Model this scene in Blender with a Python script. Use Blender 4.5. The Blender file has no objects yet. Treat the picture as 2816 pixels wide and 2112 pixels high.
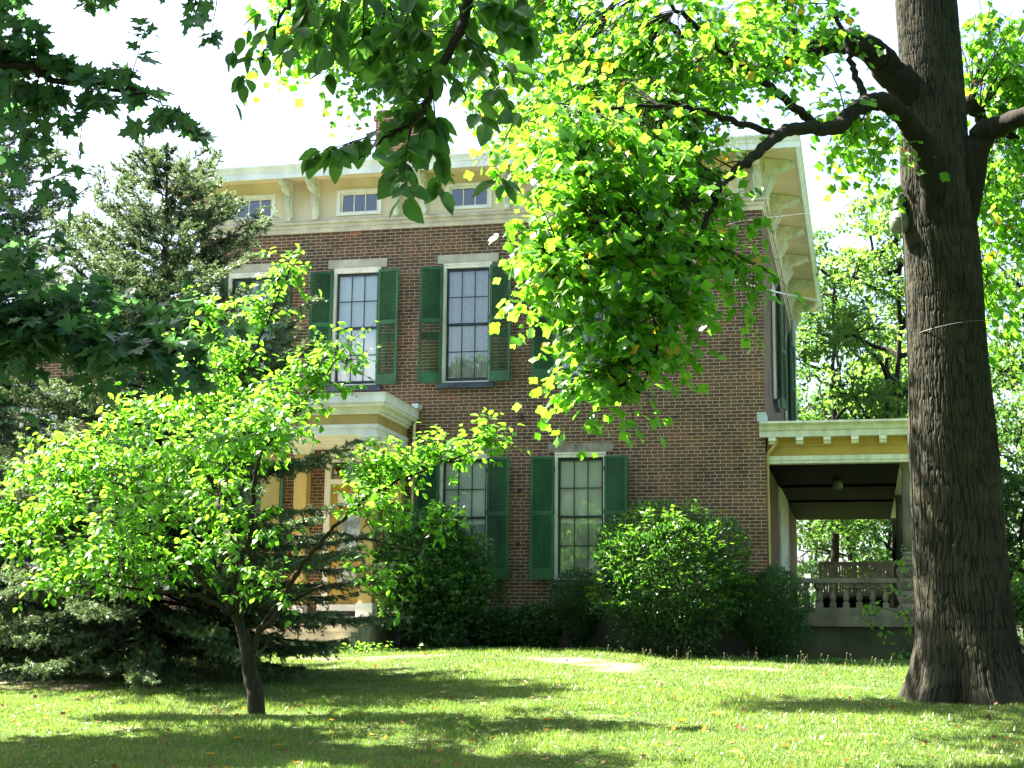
import bpy, math, random
import numpy as np
from mathutils import Vector, Matrix
sc = bpy.context.scene
rng = np.random.default_rng(11)
rnd = random.Random(5)

# ------------------------------------------------------------------ camera
FPX, CX, CY = 4216.0, 1408.0, 1056.0          # focal length and centre in photo pixels (2816 wide)
d_ = np.array([977.0, 751.0, FPX]); d_ /= np.linalg.norm(d_)
l_ = np.array([-18600.0, 524.0, FPX]); l_ -= d_ * (l_ @ d_); l_ /= np.linalg.norm(l_)
RW = np.array([-l_, d_, np.cross(-l_, d_)])   # world <- camera (x right, y down, z forward)
camd = bpy.data.cameras.new('camera')
camd.sensor_width = 36.0; camd.lens = 36.0 * FPX / 2816.0
camd.clip_start = 0.1; camd.clip_end = 2000.0
cam = bpy.data.objects.new('camera', camd); sc.collection.objects.link(cam)
M = Matrix.Identity(4)
for i in range(3):
    M[i][0] = RW[i, 0]; M[i][1] = -RW[i, 1]; M[i][2] = -RW[i, 2]
cam.matrix_world = M
sc.camera = cam

# ------------------------------------------------------------------ sky, sun, exposure
SUN_EL, SUN_BEHIND = 53.0, 13.0               # sun high on the left, 13 degrees behind the facade plane
ce, se = math.cos(math.radians(SUN_EL)), math.sin(math.radians(SUN_EL))
SUN = Vector((-ce * math.cos(math.radians(SUN_BEHIND)), ce * math.sin(math.radians(SUN_BEHIND)), se))
w = bpy.data.worlds.new('World'); sc.world = w; w.use_nodes = True
nt = w.node_tree; bg = nt.nodes['Background']
sky = nt.nodes.new('ShaderNodeTexSky'); sky.sky_type = 'NISHITA'; sky.sun_disc = False
sky.sun_elevation = math.radians(SUN_EL)
sky.sun_rotation = math.atan2(SUN.x, SUN.y)
sky.air_density = 1.0; sky.dust_density = 3.5; sky.ozone_density = 1.0; sky.altitude = 100
nt.links.new(sky.outputs[0], bg.inputs[0]); bg.inputs[1].default_value = 0.052
sl = bpy.data.lights.new('sun', 'SUN'); sl.energy = 5.0; sl.angle = math.radians(0.53); sl.color = (1.0, 0.95, 0.84)
so = bpy.data.objects.new('sun', sl); sc.collection.objects.link(so)
so.location = (-30, 40, 60)
so.rotation_euler = SUN.to_track_quat('Z', 'Y').to_euler()
vs = sc.view_settings
vs.view_transform = 'Standard'; vs.look = 'None'; vs.gamma = 1.0; vs.exposure = 3.4; vs.use_curve_mapping = False
sc.cycles.max_bounces = 10; sc.cycles.diffuse_bounces = 4; sc.cycles.transmission_bounces = 6
sc.cycles.transparent_max_bounces = 12; sc.cycles.glossy_bounces = 3
sc.cycles.sample_clamp_indirect = 6.0

# ------------------------------------------------------------------ helpers
def ray(px, py):
    return RW @ np.array([(px - CX) / FPX, (py - CY) / FPX, 1.0])
def at(px, py, Y):
    r = ray(px, py); return r * (Y / r[1])
def proj(P):
    q = np.atleast_2d(P) @ RW
    return np.stack([CX + FPX * q[:, 0] / q[:, 2], CY + FPX * q[:, 1] / q[:, 2]], 1)

WL = {}                                        # world location of every placed object
def link(name, me, parent=None, loc=(0, 0, 0), rotz=0.0):
    o = bpy.data.objects.new(name, me); sc.collection.objects.link(o)
    loc = Vector(loc)
    if parent is not None:
        o.parent = parent; o.location = loc - WL[parent]
    else:
        o.location = loc
    o.rotation_euler = (0, 0, rotz)
    WL[o] = loc
    return o
def tag(o, label=None, cat=None, group=None, kind=None):
    if label: o['label'] = label
    if cat: o['category'] = cat
    if group: o['group'] = group
    if kind: o['kind'] = kind
    return o
def thing(name, label, cat, loc=(0, 0, 0), group=None):
    return tag(link(name, None, None, loc), label, cat, group)

def np_mesh(name, V, F, mat, tint=None, smooth=False):
    V = np.asarray(V, np.float32); F = np.asarray(F, np.int32)
    me = bpy.data.meshes.new(name)
    n, m, k = len(V), len(F), F.shape[1]
    me.vertices.add(n); me.vertices.foreach_set('co', V.ravel())
    me.loops.add(m * k); me.loops.foreach_set('vertex_index', F.ravel())
    me.polygons.add(m); me.polygons.foreach_set('loop_start', np.arange(0, m * k, k, dtype=np.int32))
    if smooth: me.polygons.foreach_set('use_smooth', np.ones(m, bool))
    if tint is not None:
        a = me.attributes.new('tint', 'FLOAT', 'POINT'); a.data.foreach_set('value', np.asarray(tint, np.float32))
    me.update(calc_edges=True)
    me.materials.append(mat)
    return me

class MB:
    def __init__(s): s.V = []; s.F = []
    def add(s, V, F):
        b = len(s.V); s.V += [tuple(map(float, v)) for v in V]; s.F += [tuple(b + i for i in f) for f in F]
    def box(s, x0, x1, y0, y1, z0, z1):
        s.add([(x0, y0, z0), (x1, y0, z0), (x1, y1, z0), (x0, y1, z0), (x0, y0, z1), (x1, y0, z1), (x1, y1, z1), (x0, y1, z1)],
              [(0, 3, 2, 1), (4, 5, 6, 7), (0, 1, 5, 4), (1, 2, 6, 5), (2, 3, 7, 6), (3, 0, 4, 7)]); return s
    def quad(s, a, b, c, d): s.add([a, b, c, d], [(0, 1, 2, 3)]); return s
    def prism(s, poly, axis, a0, a1):
        """poly: 2D points; axis 'x': points are (y,z); 'y': (x,z); 'z': (x,y)"""
        n = len(poly)
        def m(p, a): return (a, p[0], p[1]) if axis == 'x' else ((p[0], a, p[1]) if axis == 'y' else (p[0], p[1], a))
        s.add([m(p, a0) for p in poly] + [m(p, a1) for p in poly],
              [tuple(range(n))[::-1], tuple(range(n, 2 * n))] + [(i, (i + 1) % n, n + (i + 1) % n, n + i) for i in range(n)]); return s
    def tube(s, pts, rad, k=8):
        V, F = tube(pts, rad, k); s.add(V, F); return s
    def lathe(s, prof, cx, cy, k=20, square=False):
        V = []; F = []; n = len(prof)
        for r, z in prof:
            for j in range(k):
                a = 2 * math.pi * j / k; V.append((cx + r * math.cos(a), cy + r * math.sin(a), z))
        for i in range(n - 1):
            for j in range(k):
                F.append((i * k + j, i * k + (j + 1) % k, (i + 1) * k + (j + 1) % k, (i + 1) * k + j))
        F.append(tuple(range(k))[::-1]); F.append(tuple((n - 1) * k + j for j in range(k)))
        s.add(V, F); return s
    def mesh(s, name, mat, smooth=False):
        me = bpy.data.meshes.new(name); me.from_pydata(s.V, [], s.F); me.update()
        if smooth: me.polygons.foreach_set('use_smooth', np.ones(len(me.polygons), bool))
        me.materials.append(mat); return me
    def build(s, name, mat, parent=None, loc=(0, 0, 0), smooth=False, rotz=0.0):
        return link(name, s.mesh(name, mat, smooth), parent, loc, rotz)

def wbuild(mb, name, mat, parent, smooth=False):
    """mesh given in world coordinates, hung under parent"""
    L = WL[parent]
    mb.V = [(v[0] - L.x, v[1] - L.y, v[2] - L.z) for v in mb.V]
    return mb.build(name, mat, parent, L, smooth)
def wnp(name, V, F, mat, parent, tint=None, smooth=False):
    L = WL[parent]
    return link(name, np_mesh(name, np.asarray(V) - np.array(L), F, mat, tint, smooth), parent, L)

def tube(pts, rad, k=6):
    P = np.asarray(pts, float); n = len(P)
    R = np.broadcast_to(np.asarray(rad, float), (n,))
    T = np.gradient(P, axis=0); T /= np.linalg.norm(T, axis=1)[:, None] + 1e-9
    a = np.array([0, 0, 1.0]) if abs(T[0][2]) < 0.9 else np.array([1.0, 0, 0])
    u = np.cross(T[0], a); u /= np.linalg.norm(u)
    V = []
    ang = np.arange(k) * 2 * math.pi / k
    for i in range(n):
        u = u - T[i] * (u @ T[i]); u /= np.linalg.norm(u) + 1e-9
        v = np.cross(T[i], u)
        V.append(P[i] + R[i] * (np.cos(ang)[:, None] * u + np.sin(ang)[:, None] * v))
    V = np.concatenate(V)
    F = [(i * k + j, i * k + (j + 1) % k, (i + 1) * k + (j + 1) % k, (i + 1) * k + j) for i in range(n - 1) for j in range(k)]
    return V, np.array(F)
def smooth_path(ctrl, per=6, wob=0.0):
    C = np.asarray(ctrl, float); n = len(C)
    E = np.vstack([2 * C[0] - C[1], C, 2 * C[-1] - C[-2]])
    out = []
    for i in range(n - 1):
        p0, p1, p2, p3 = E[i:i + 4]
        for t in np.linspace(0, 1, per, endpoint=False):
            out.append(.5 * (2 * p1 + (p2 - p0) * t + (2 * p0 - 5 * p1 + 4 * p2 - p3) * t * t + (3 * p1 - p0 - 3 * p2 + p3) * t ** 3))
    out.append(C[-1]); out = np.array(out)
    if wob: out[1:-1] += rng.normal(0, wob, out[1:-1].shape)
    return out
class Sticks:
    """many tubes gathered into one mesh (the wood of one tree part)"""
    def __init__(s): s.V = []; s.F = []; s.n = 0
    def add(s, pts, rad, k=5):
        V, F = tube(pts, rad, k); s.V.append(V); s.F.append(F + s.n); s.n += len(V)
    def done(s): return np.concatenate(s.V), np.concatenate(s.F)

def vnoise(x, y, seed=0, px=None):
    """smooth value noise on a grid, periodic in x with period px"""
    r = np.random.default_rng(seed); N = 512
    G = r.random((N, N))
    xi = np.floor(x).astype(int); yi = np.floor(y).astype(int)
    fx = x - xi; fy = y - yi; fx = fx * fx * (3 - 2 * fx); fy = fy * fy * (3 - 2 * fy)
    m = px if px else N
    g = lambda a, b: G[(a % m) % N, b % N]
    return (g(xi, yi) * (1 - fx) + g(xi + 1, yi) * fx) * (1 - fy) + (g(xi, yi + 1) * (1 - fx) + g(xi + 1, yi + 1) * fx) * fy

# ------------------------------------------------------------------ materials
def new_mat(name):
    m = bpy.data.materials.new(name); m.use_nodes = True
    N = m.node_tree; N.nodes.clear()
    out = N.nodes.new('ShaderNodeOutputMaterial')
    return m, N, out
def nd(N, t, **k):
    n = N.nodes.new(t)
    for a, b in k.items(): setattr(n, a, b)
    return n
def principled(N, col, rough=.6, spec=.4):
    p = nd(N, 'ShaderNodeBsdfPrincipled')
    p.inputs['Base Color'].default_value = (*col, 1); p.inputs['Roughness'].default_value = rough
    p.inputs['Specular IOR Level'].default_value = spec
    return p
def ramp(N, stops):
    r = nd(N, 'ShaderNodeValToRGB'); e = r.color_ramp.elements
    while len(e) < len(stops): e.new(.5)
    for el, (p, c) in zip(e, stops): el.position = p; el.color = (*c, 1)
    return r
def weathered(name, col, rough=.6, amp=.18, scale=3.0, streak=1.0, bump=.15, spec=.35, fine=60, col2=None):
    """paint or stone with broad stains, fine grain and a little bump"""
    m, N, out = new_mat(name); L = N.links
    p = principled(N, col, rough, spec)
    g = nd(N, 'ShaderNodeNewGeometry'); mp = nd(N, 'ShaderNodeMapping'); mp.inputs['Scale'].default_value = (1, 1, 1 / streak)
    L.new(g.outputs['Position'], mp.inputs[0])
    n1 = nd(N, 'ShaderNodeTexNoise'); n1.inputs['Scale'].default_value = scale; n1.inputs['Detail'].default_value = 6
    n2 = nd(N, 'ShaderNodeTexNoise'); n2.inputs['Scale'].default_value = fine; n2.inputs['Detail'].default_value = 3
    L.new(mp.outputs[0], n1.inputs[0]); L.new(mp.outputs[0], n2.inputs[0])
    lo = tuple(max(0, c * (1 - amp * 1.6)) for c in col) if col2 is None else col2
    hi = tuple(min(1, c * (1 + amp)) for c in col)
    r = ramp(N, [(.3, lo), (.7, hi)])
    mx = nd(N, 'ShaderNodeMath', operation='MULTIPLY_ADD'); mx.inputs[1].default_value = .3
    L.new(n2.outputs[0], mx.inputs[0])
    sb = nd(N, 'ShaderNodeMath', operation='MULTIPLY_ADD'); sb.inputs[1].default_value = 1.0; sb.inputs[2].default_value = -.15
    L.new(n1.outputs[0], sb.inputs[0]); L.new(sb.outputs[0], mx.inputs[2])
    L.new(mx.outputs[0], r.inputs[0]); L.new(r.outputs[0], p.inputs['Base Color'])
    if bump:
        b = nd(N, 'ShaderNodeBump'); b.inputs['Strength'].default_value = bump; b.inputs['Distance'].default_value = .01
        L.new(n2.outputs[0], b.inputs['Height']); L.new(b.outputs[0], p.inputs['Normal'])
    L.new(p.outputs[0], out.inputs[0])
    return m

def brick_mat(name, c1, c2, mortar, patch):
    m, N, out = new_mat(name); L = N.links
    g = nd(N, 'ShaderNodeNewGeometry'); sp = nd(N, 'ShaderNodeSeparateXYZ'); L.new(g.outputs['Position'], sp.inputs[0])
    ad = nd(N, 'ShaderNodeMath', operation='ADD'); L.new(sp.outputs[0], ad.inputs[0]); L.new(sp.outputs[1], ad.inputs[1])
    cb = nd(N, 'ShaderNodeCombineXYZ'); L.new(ad.outputs[0], cb.inputs[0]); L.new(sp.outputs[2], cb.inputs[1])
    # slight waviness of the courses
    nw = nd(N, 'ShaderNodeTexNoise'); nw.inputs['Scale'].default_value = 2.5; L.new(cb.outputs[0], nw.inputs[0])
    ws = nd(N, 'ShaderNodeVectorMath', operation='SCALE'); ws.inputs['Scale'].default_value = .012; L.new(nw.outputs[1], ws.inputs[0])
    wa = nd(N, 'ShaderNodeVectorMath', operation='ADD'); L.new(cb.outputs[0], wa.inputs[0]); L.new(ws.outputs[0], wa.inputs[1])
    bt = nd(N, 'ShaderNodeTexBrick'); L.new(wa.outputs[0], bt.inputs[0])
    bt.offset = .5; bt.offset_frequency = 2; bt.squash = .55; bt.squash_frequency = 7
    for k, v in {'Scale': 1.0, 'Mortar Size': .0064, 'Mortar Smooth': .25, 'Bias': -.1, 'Brick Width': .222, 'Row Height': .0699}.items(): bt.inputs[k].default_value = v
    bt.inputs['Color1'].default_value = (0, 0, 0, 1); bt.inputs['Color2'].default_value = (1, 1, 1, 1); bt.inputs['Mortar'].default_value = (.5, .5, .5, 1)
    r = ramp(N, [(0, c2), (.35, tuple(.5 * (a + b) for a, b in zip(c1, c2))), (.75, c1), (1.0, patch)])
    # per brick value + broad patches of newer, redder brick
    n1 = nd(N, 'ShaderNodeTexNoise'); n1.inputs['Scale'].default_value = .9; n1.inputs['Detail'].default_value = 5; n1.inputs['Roughness'].default_value = .65
    L.new(cb.outputs[0], n1.inputs[0])
    n2 = nd(N, 'ShaderNodeTexNoise'); n2.inputs['Scale'].default_value = 25; n2.inputs['Detail'].default_value = 4; L.new(cb.outputs[0], n2.inputs[0])
    a1 = nd(N, 'ShaderNodeMath', operation='MULTIPLY_ADD'); a1.inputs[1].default_value = 1.5; a1.inputs[2].default_value = -.75; L.new(n1.outputs[0], a1.inputs[0])
    a2 = nd(N, 'ShaderNodeMath', operation='MULTIPLY_ADD'); a2.inputs[1].default_value = .55; L.new(bt.outputs[0], a2.inputs[0]); L.new(a1.outputs[0], a2.inputs[2])
    a3 = nd(N, 'ShaderNodeMath', operation='MULTIPLY_ADD'); a3.inputs[1].default_value = .35; L.new(n2.outputs[0], a3.inputs[0]); L.new(a2.outputs[0], a3.inputs[2])
    L.new(a3.outputs[0], r.inputs[0])
    mm = nd(N, 'ShaderNodeMixRGB'); L.new(bt.outputs['Fac'], mm.inputs[0]); L.new(r.outputs[0], mm.inputs[1]); mm.inputs[2].default_value = (*mortar, 1)
    # soot and lime stains
    n3 = nd(N, 'ShaderNodeTexNoise'); n3.inputs['Scale'].default_value = 1.6; n3.inputs['Detail'].default_value = 8; n3.inputs['Roughness'].default_value = .7
    L.new(g.outputs['Position'], n3.inputs[0])
    rs = ramp(N, [(.30, (.48, .47, .48)), (.48, (1, 1, 1)), (.60, (1, 1, 1)), (.74, (1.45, 1.3, 1.15))])
    L.new(n3.outputs[0], rs.inputs[0])
    ml = nd(N, 'ShaderNodeMixRGB', blend_type='MULTIPLY'); ml.inputs[0].default_value = 1; L.new(mm.outputs[0], ml.inputs[1]); L.new(rs.outputs[0], ml.inputs[2])
    p = principled(N, c1, .85, .25); L.new(ml.outputs[0], p.inputs['Base Color'])
    iv = nd(N, 'ShaderNodeMath', operation='MULTIPLY_ADD'); iv.inputs[1].default_value = -1; iv.inputs[2].default_value = 1; L.new(bt.outputs['Fac'], iv.inputs[0])
    h2 = nd(N, 'ShaderNodeMath', operation='MULTIPLY_ADD'); h2.inputs[1].default_value = .4; L.new(n2.outputs[0], h2.inputs[0]); L.new(iv.outputs[0], h2.inputs[2])
    b = nd(N, 'ShaderNodeBump'); b.inputs['Strength'].default_value = .6; b.inputs['Distance'].default_value = .012
    L.new(h2.outputs[0], b.inputs['Height']); L.new(b.outputs[0], p.inputs['Normal']); L.new(p.outputs[0], out.inputs[0])
    return m

def leaf_mat(name, stops, tr, mix=.5, rough=.4, spec=.45, trstops=None):
    """leaf: reflecting upper side plus light coming through; tint picks the colour of each leaf"""
    m, N, out = new_mat(name); L = N.links
    a = nd(N, 'ShaderNodeAttribute'); a.attribute_name = 'tint'
    r = ramp(N, stops); L.new(a.outputs['Fac'], r.inputs[0])
    p = principled(N, (.1, .1, .1), rough, spec); L.new(r.outputs[0], p.inputs['Base Color'])
    t = nd(N, 'ShaderNodeBsdfTranslucent')
    if trstops:
        r2 = ramp(N, trstops); L.new(a.outputs['Fac'], r2.inputs[0]); L.new(r2.outputs[0], t.inputs[0])
    else: t.inputs[0].default_value = (*tr, 1)
    mx = nd(N, 'ShaderNodeMixShader'); mx.inputs[0].default_value = mix
    L.new(p.outputs[0], mx.inputs[1]); L.new(t.outputs[0], mx.inputs[2]); L.new(mx.outputs[0], out.inputs[0])
    return m

def bark_mat(name, dark, light, sx=14, sz=1.6, bump=1.0, dist=.03):
    m, N, out = new_mat(name); L = N.links
    tc = nd(N, 'ShaderNodeTexCoord'); mp = nd(N, 'ShaderNodeMapping'); mp.inputs['Scale'].default_value = (sx, sx, sz)
    L.new(tc.outputs['Object'], mp.inputs[0])
    n1 = nd(N, 'ShaderNodeTexNoise'); n1.inputs['Scale'].default_value = 1; n1.inputs['Detail'].default_value = 7; n1.inputs['Roughness'].default_value = .65
    L.new(mp.outputs[0], n1.inputs[0])
    n2 = nd(N, 'ShaderNodeTexNoise'); n2.inputs['Scale'].default_value = 1.2; n2.inputs['Detail'].default_value = 4; L.new(tc.outputs['Object'], n2.inputs[0])
    ad = nd(N, 'ShaderNodeMath', operation='MULTIPLY_ADD'); ad.inputs[1].default_value = .5; L.new(n2.outputs[0], ad.inputs[0]); L.new(n1.outputs[0], ad.inputs[2])
    r = ramp(N, [(.5, dark), (.95, light)]); L.new(ad.outputs[0], r.inputs[0])
    p = principled(N, light, .9, .15); L.new(r.outputs[0], p.inputs['Base Color'])
    b = nd(N, 'ShaderNodeBump'); b.inputs['Strength'].default_value = bump; b.inputs['Distance'].default_value = dist
    L.new(n1.outputs[0], b.inputs['Height']); L.new(b.outputs[0], p.inputs['Normal']); L.new(p.outputs[0], out.inputs[0])
    return m

def glass_mat(name, refl=1.0):
    m, N, out = new_mat(name); L = N.links
    t = nd(N, 'ShaderNodeBsdfTransparent'); t.inputs[0].default_value = (.97, .98, .98, 1)
    g = nd(N, 'ShaderNodeBsdfGlossy'); g.inputs['Roughness'].default_value = .015; g.inputs[0].default_value = (1, 1, 1, 1)
    f = nd(N, 'ShaderNodeFresnel'); f.inputs[0].default_value = 1.55
    k = nd(N, 'ShaderNodeMath', operation='MULTIPLY_ADD'); k.inputs[1].default_value = 2.1 * refl; k.inputs[2].default_value = .02 * refl
    tc = nd(N, 'ShaderNodeNewGeometry'); n = nd(N, 'ShaderNodeTexNoise'); n.inputs['Scale'].default_value = 3.5
    b = nd(N, 'ShaderNodeBump'); b.inputs['Strength'].default_value = .08; b.inputs['Distance'].default_value = .02   # old wavy panes
    L.new(tc.outputs['Position'], n.inputs[0]); L.new(n.outputs[0], b.inputs['Height']); L.new(b.outputs[0], g.inputs['Normal'])
    L.new(f.outputs[0], k.inputs[0])
    mx = nd(N, 'ShaderNodeMixShader'); L.new(k.outputs[0], mx.inputs[0]); L.new(t.outputs[0], mx.inputs[1]); L.new(g.outputs[0], mx.inputs[2])
    L.new(mx.outputs[0], out.inputs[0])
    return m

def lace_mat(name, col, holes, sc_=9):
    """lace curtain: woven pattern of thinner threads, partly see-through"""
    m, N, out = new_mat(name); L = N.links
    g = nd(N, 'ShaderNodeNewGeometry')
    v = nd(N, 'ShaderNodeTexVoronoi'); v.feature = 'DISTANCE_TO_EDGE'; v.inputs['Scale'].default_value = sc_; L.new(g.outputs['Position'], v.inputs[0])
    n = nd(N, 'ShaderNodeTexNoise'); n.inputs['Scale'].default_value = 7; n.inputs['Detail'].default_value = 5; L.new(g.outputs['Position'], n.inputs[0])
    r = ramp(N, [(.02, (1, 1, 1)), (.16, (0, 0, 0))]); L.new(v.outputs['Distance'], r.inputs[0])
    k = nd(N, 'ShaderNodeMath', operation='MULTIPLY'); L.new(r.outputs[0], k.inputs[0]); L.new(n.outputs[0], k.inputs[1])
    k2 = nd(N, 'ShaderNodeMath', operation='MULTIPLY_ADD'); k2.inputs[1].default_value = .18; k2.inputs[2].default_value = holes; k2.use_clamp = True; L.new(k.outputs[0], k2.inputs[0])
    d = nd(N, 'ShaderNodeBsdfDiffuse'); d.inputs[0].default_value = (*col, 1)
    t = nd(N, 'ShaderNodeBsdfTransparent')
    mx = nd(N, 'ShaderNodeMixShader'); L.new(k2.outputs[0], mx.inputs[0]); L.new(d.outputs[0], mx.inputs[1]); L.new(t.outputs[0], mx.inputs[2]); L.new(mx.outputs[0], out.inputs[0])
    return m

MT = {}
MT['brick'] = brick_mat('brick', (.168, .086, .049), (.062, .044, .034), (.48, .37, .25), (.33, .115, .055))
MT['lintel'] = weathered('lintel_stone', (.47, .43, .33), .85, .2, 2.5, 1, .3)
MT['lintel_grey'] = weathered('grey_lintel_stone', (.27, .24, .19), .85, .3, 5, 1, .35)
MT['found'] = weathered('foundation_stone', (.085, .08, .06), .9, .35, 2, 1, .5)
MT['cream'] = weathered('cream_paint', (.80, .66, .47), .55, .1, 1.5, 3)
MT['stoneband'] = weathered('band_paint', (.62, .53, .40), .6, .2, 3, 1, .2)
MT['white'] = weathered('white_paint', (.86, .84, .80), .5, .12, 2.5, 2)
MT['greenwhite'] = weathered('old_white_paint', (.72, .72, .61), .55, .15, 6, 2, .2)
MT['casing'] = weathered('casing_paint', (.78, .74, .64), .5, .12, 4, 3)
MT['ochre'] = weathered('ochre_paint', (.47, .30, .065), .5, .12, 1.2, 3, .1)
MT['buff'] = weathered('buff_paint', (.55, .38, .14), .5, .12, 1.5, 3, .1)
MT['sash'] = weathered('sash_paint', (.022, .032, .042), .4, .2, 8, 1, .1)
MT['sill'] = weathered('slate_sill', (.05, .065, .085), .5, .3, 5, 1, .1)
MT['shutter'] = weathered('shutter_paint', (.018, .092, .030), .5, .3, 3, 2.5, .1, .4)
MT['roof'] = weathered('roof_metal', (.25, .24, .23), .6, .3, 1.5, 1, .1)
MT['wingroof'] = weathered('wing_shingle', (.36, .29, .29), .85, .2, 4, 1, .3)
MT['base_stone'] = weathered('dark_base_stone', (.062, .066, .042), .95, .3, 1.5, 1.5, .45, .15)  # darker, greener tone than the porch stone
MT['concrete'] = weathered('porch_stone', (.15, .14, .105), .9, .32, 2.2, 2, .45)
MT['step'] = weathered('step_stone', (.36, .32, .24), .9, .25, 3, 1, .4)
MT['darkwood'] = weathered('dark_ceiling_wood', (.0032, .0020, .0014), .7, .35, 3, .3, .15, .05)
MT['brownwood'] = weathered('bench_wood', (.15, .095, .062), .6, .3, 6, 1, .2)
MT['glass'] = glass_mat('window_glass')
MT['lace'] = lace_mat('lace', (.93, .94, .95), -.08)
MT['lace_thin'] = lace_mat('thin_lace', (.66, .66, .63), .16)
MT['shade'] = weathered('roller_shade', (.93, .95, .92), .8, .05, 2, 1, .05)
MT['yellowpipe'] = weathered('downspout_paint', (.46, .36, .13), .45, .15, 5, 4)
MT['palepipe'] = weathered('pale_downspout', (.55, .62, .62), .45, .15, 5, 4)
MT['iron'] = weathered('cast_iron', (.03, .04, .045), .5, .2, 8)
MT['greymetal'] = weathered('lamp_metal', (.07, .08, .085), .45, .15, 8, 1, .05)
MT['lampglass'] = weathered('lamp_refractor', (.15, .155, .135), .25, .1, 14, 1, .3)
MT['cable'] = weathered('cable_jacket', (.55, .56, .55), .5, .2, 20)
MT['blackcable'] = weathered('black_cable', (.02, .02, .02), .5, .2, 20)
MT['bark_tulip'] = bark_mat('tulip_bark', (.007, .006, .0045), (.026, .023, .017), 22, 3.5, .7, .02)
def furrow_mat():
    m, N, out = new_mat('furrowed_bark'); L = N.links
    a = nd(N, 'ShaderNodeAttribute'); a.attribute_name = 'tint'
    tc = nd(N, 'ShaderNodeTexCoord'); mp = nd(N, 'ShaderNodeMapping'); mp.inputs['Scale'].default_value = (1, 1, .3); L.new(tc.outputs['Object'], mp.inputs[0])
    n1 = nd(N, 'ShaderNodeTexNoise'); n1.inputs['Scale'].default_value = 45; n1.inputs['Detail'].default_value = 6; L.new(mp.outputs[0], n1.inputs[0])
    n2 = nd(N, 'ShaderNodeTexNoise'); n2.inputs['Scale'].default_value = 2.2; n2.inputs['Detail'].default_value = 5; L.new(tc.outputs['Object'], n2.inputs[0])
    s = nd(N, 'ShaderNodeMath', operation='MULTIPLY_ADD'); s.inputs[1].default_value = .45; L.new(n1.outputs[0], s.inputs[0]); L.new(a.outputs['Fac'], s.inputs[2])
    r = ramp(N, [(.3, (.0095, .009, .007)), (.75, (.020, .019, .0145)), (1.05, (.038, .036, .027))]); L.new(s.outputs[0], r.inputs[0])
    r2 = ramp(N, [(.3, (.62, .66, .60)), (.5, (1, 1, .95)), (.7, (1.35, 1.3, 1.12))]); L.new(n2.outputs[0], r2.inputs[0])
    ml = nd(N, 'ShaderNodeMixRGB', blend_type='MULTIPLY'); ml.inputs[0].default_value = 1; L.new(r.outputs[0], ml.inputs[1]); L.new(r2.outputs[0], ml.inputs[2])
    p = principled(N, (.1, .1, .1), .9, .12); L.new(ml.outputs[0], p.inputs['Base Color'])
    b = nd(N, 'ShaderNodeBump'); b.inputs['Strength'].default_value = .8; b.inputs['Distance'].default_value = .012
    L.new(n1.outputs[0], b.inputs['Height']); L.new(b.outputs[0], p.inputs['Normal']); L.new(p.outputs[0], out.inputs[0])
    return m
MT['bark_furrow'] = furrow_mat()
MT['bark_dark'] = bark_mat('dark_bark', (.008, .007, .005), (.03, .025, .02), 20, 5, .7, .01)
MT['bark_grey'] = bark_mat('grey_bark', (.012, .010, .007), (.045, .038, .028), 24, 5, .7, .01)
MT['leaf_tulip'] = leaf_mat('tulip_leaf', [(0, (.035, .11, .012)), (.88, (.085, .19, .02)), (.92, (.45, .30, .02)), (1, (.40, .19, .03))], None, .55, .38, .5,
                            [(0, (.10, .36, .010)), (.88, (.25, .58, .035)), (.92, (.80, .55, .02)), (1, (.62, .30, .02))])
MT['leaf_elm'] = leaf_mat('elm_leaf', [(0, (.022, .068, .022)), (1, (.05, .12, .03))], (.13, .34, .04), .42, .45, .4)
MT['leaf_maple'] = leaf_mat('maple_leaf', [(0, (.036, .085, .058)), (1, (.062, .135, .070))], (.09, .24, .06), .40, .45, .45)
MT['leaf_dogwood'] = leaf_mat('dogwood_leaf', [(0, (.05, .14, .015)), (.97, (.10, .22, .02)), (1, (.40, .13, .03))], None, .55, .32, .55,
                              [(0, (.13, .42, .015)), (.97, (.26, .60, .035)), (1, (.6, .25, .03))])
MT['leaf_bush'] = leaf_mat('bush_leaf', [(0, (.024, .075, .026)), (1, (.06, .15, .035))], (.12, .34, .02), .35, .35, .5)
MT['leaf_round'] = leaf_mat('round_bush_leaf', [(0, (.018, .062, .018)), (.85, (.035, .10, .022)), (1, (.06, .16, .02))], None, .35, .32, .5, [(0, (.05, .16, .01)), (.85, (.10, .30, .015)), (1, (.34, .66, .03))])  # top tint stop, used on sprigs, brightened to paint in their highlights
MT['leaf_box'] = leaf_mat('clipped_bush_leaf', [(0, (.026, .066, .024)), (1, (.055, .12, .032))], (.06, .18, .02), .3, .4, .4)
MT['leaf_far'] = leaf_mat('far_leaf', [(0, (.018, .052, .014)), (1, (.065, .14, .028))], None, .45, .5, .35, [(0, (.04, .13, .015)), (1, (.25, .46, .055))])
MT['leaf_sapling'] = leaf_mat('sapling_leaf', [(0, (.03, .10, .014)), (1, (.06, .16, .02))], (.25, .55, .03), .5, .45, .35)
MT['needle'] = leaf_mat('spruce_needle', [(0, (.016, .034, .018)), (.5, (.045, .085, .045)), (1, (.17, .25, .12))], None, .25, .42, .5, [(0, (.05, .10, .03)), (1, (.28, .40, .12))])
MT['grass'] = leaf_mat('grass_blade', [(0, (.030, .066, .012)), (.8, (.085, .135, .030)), (1, (.30, .26, .14))], None, .36, .36, .5,
                       [(0, (.13, .27, .018)), (.8, (.31, .45, .06)), (1, (.45, .40, .20))])
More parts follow.
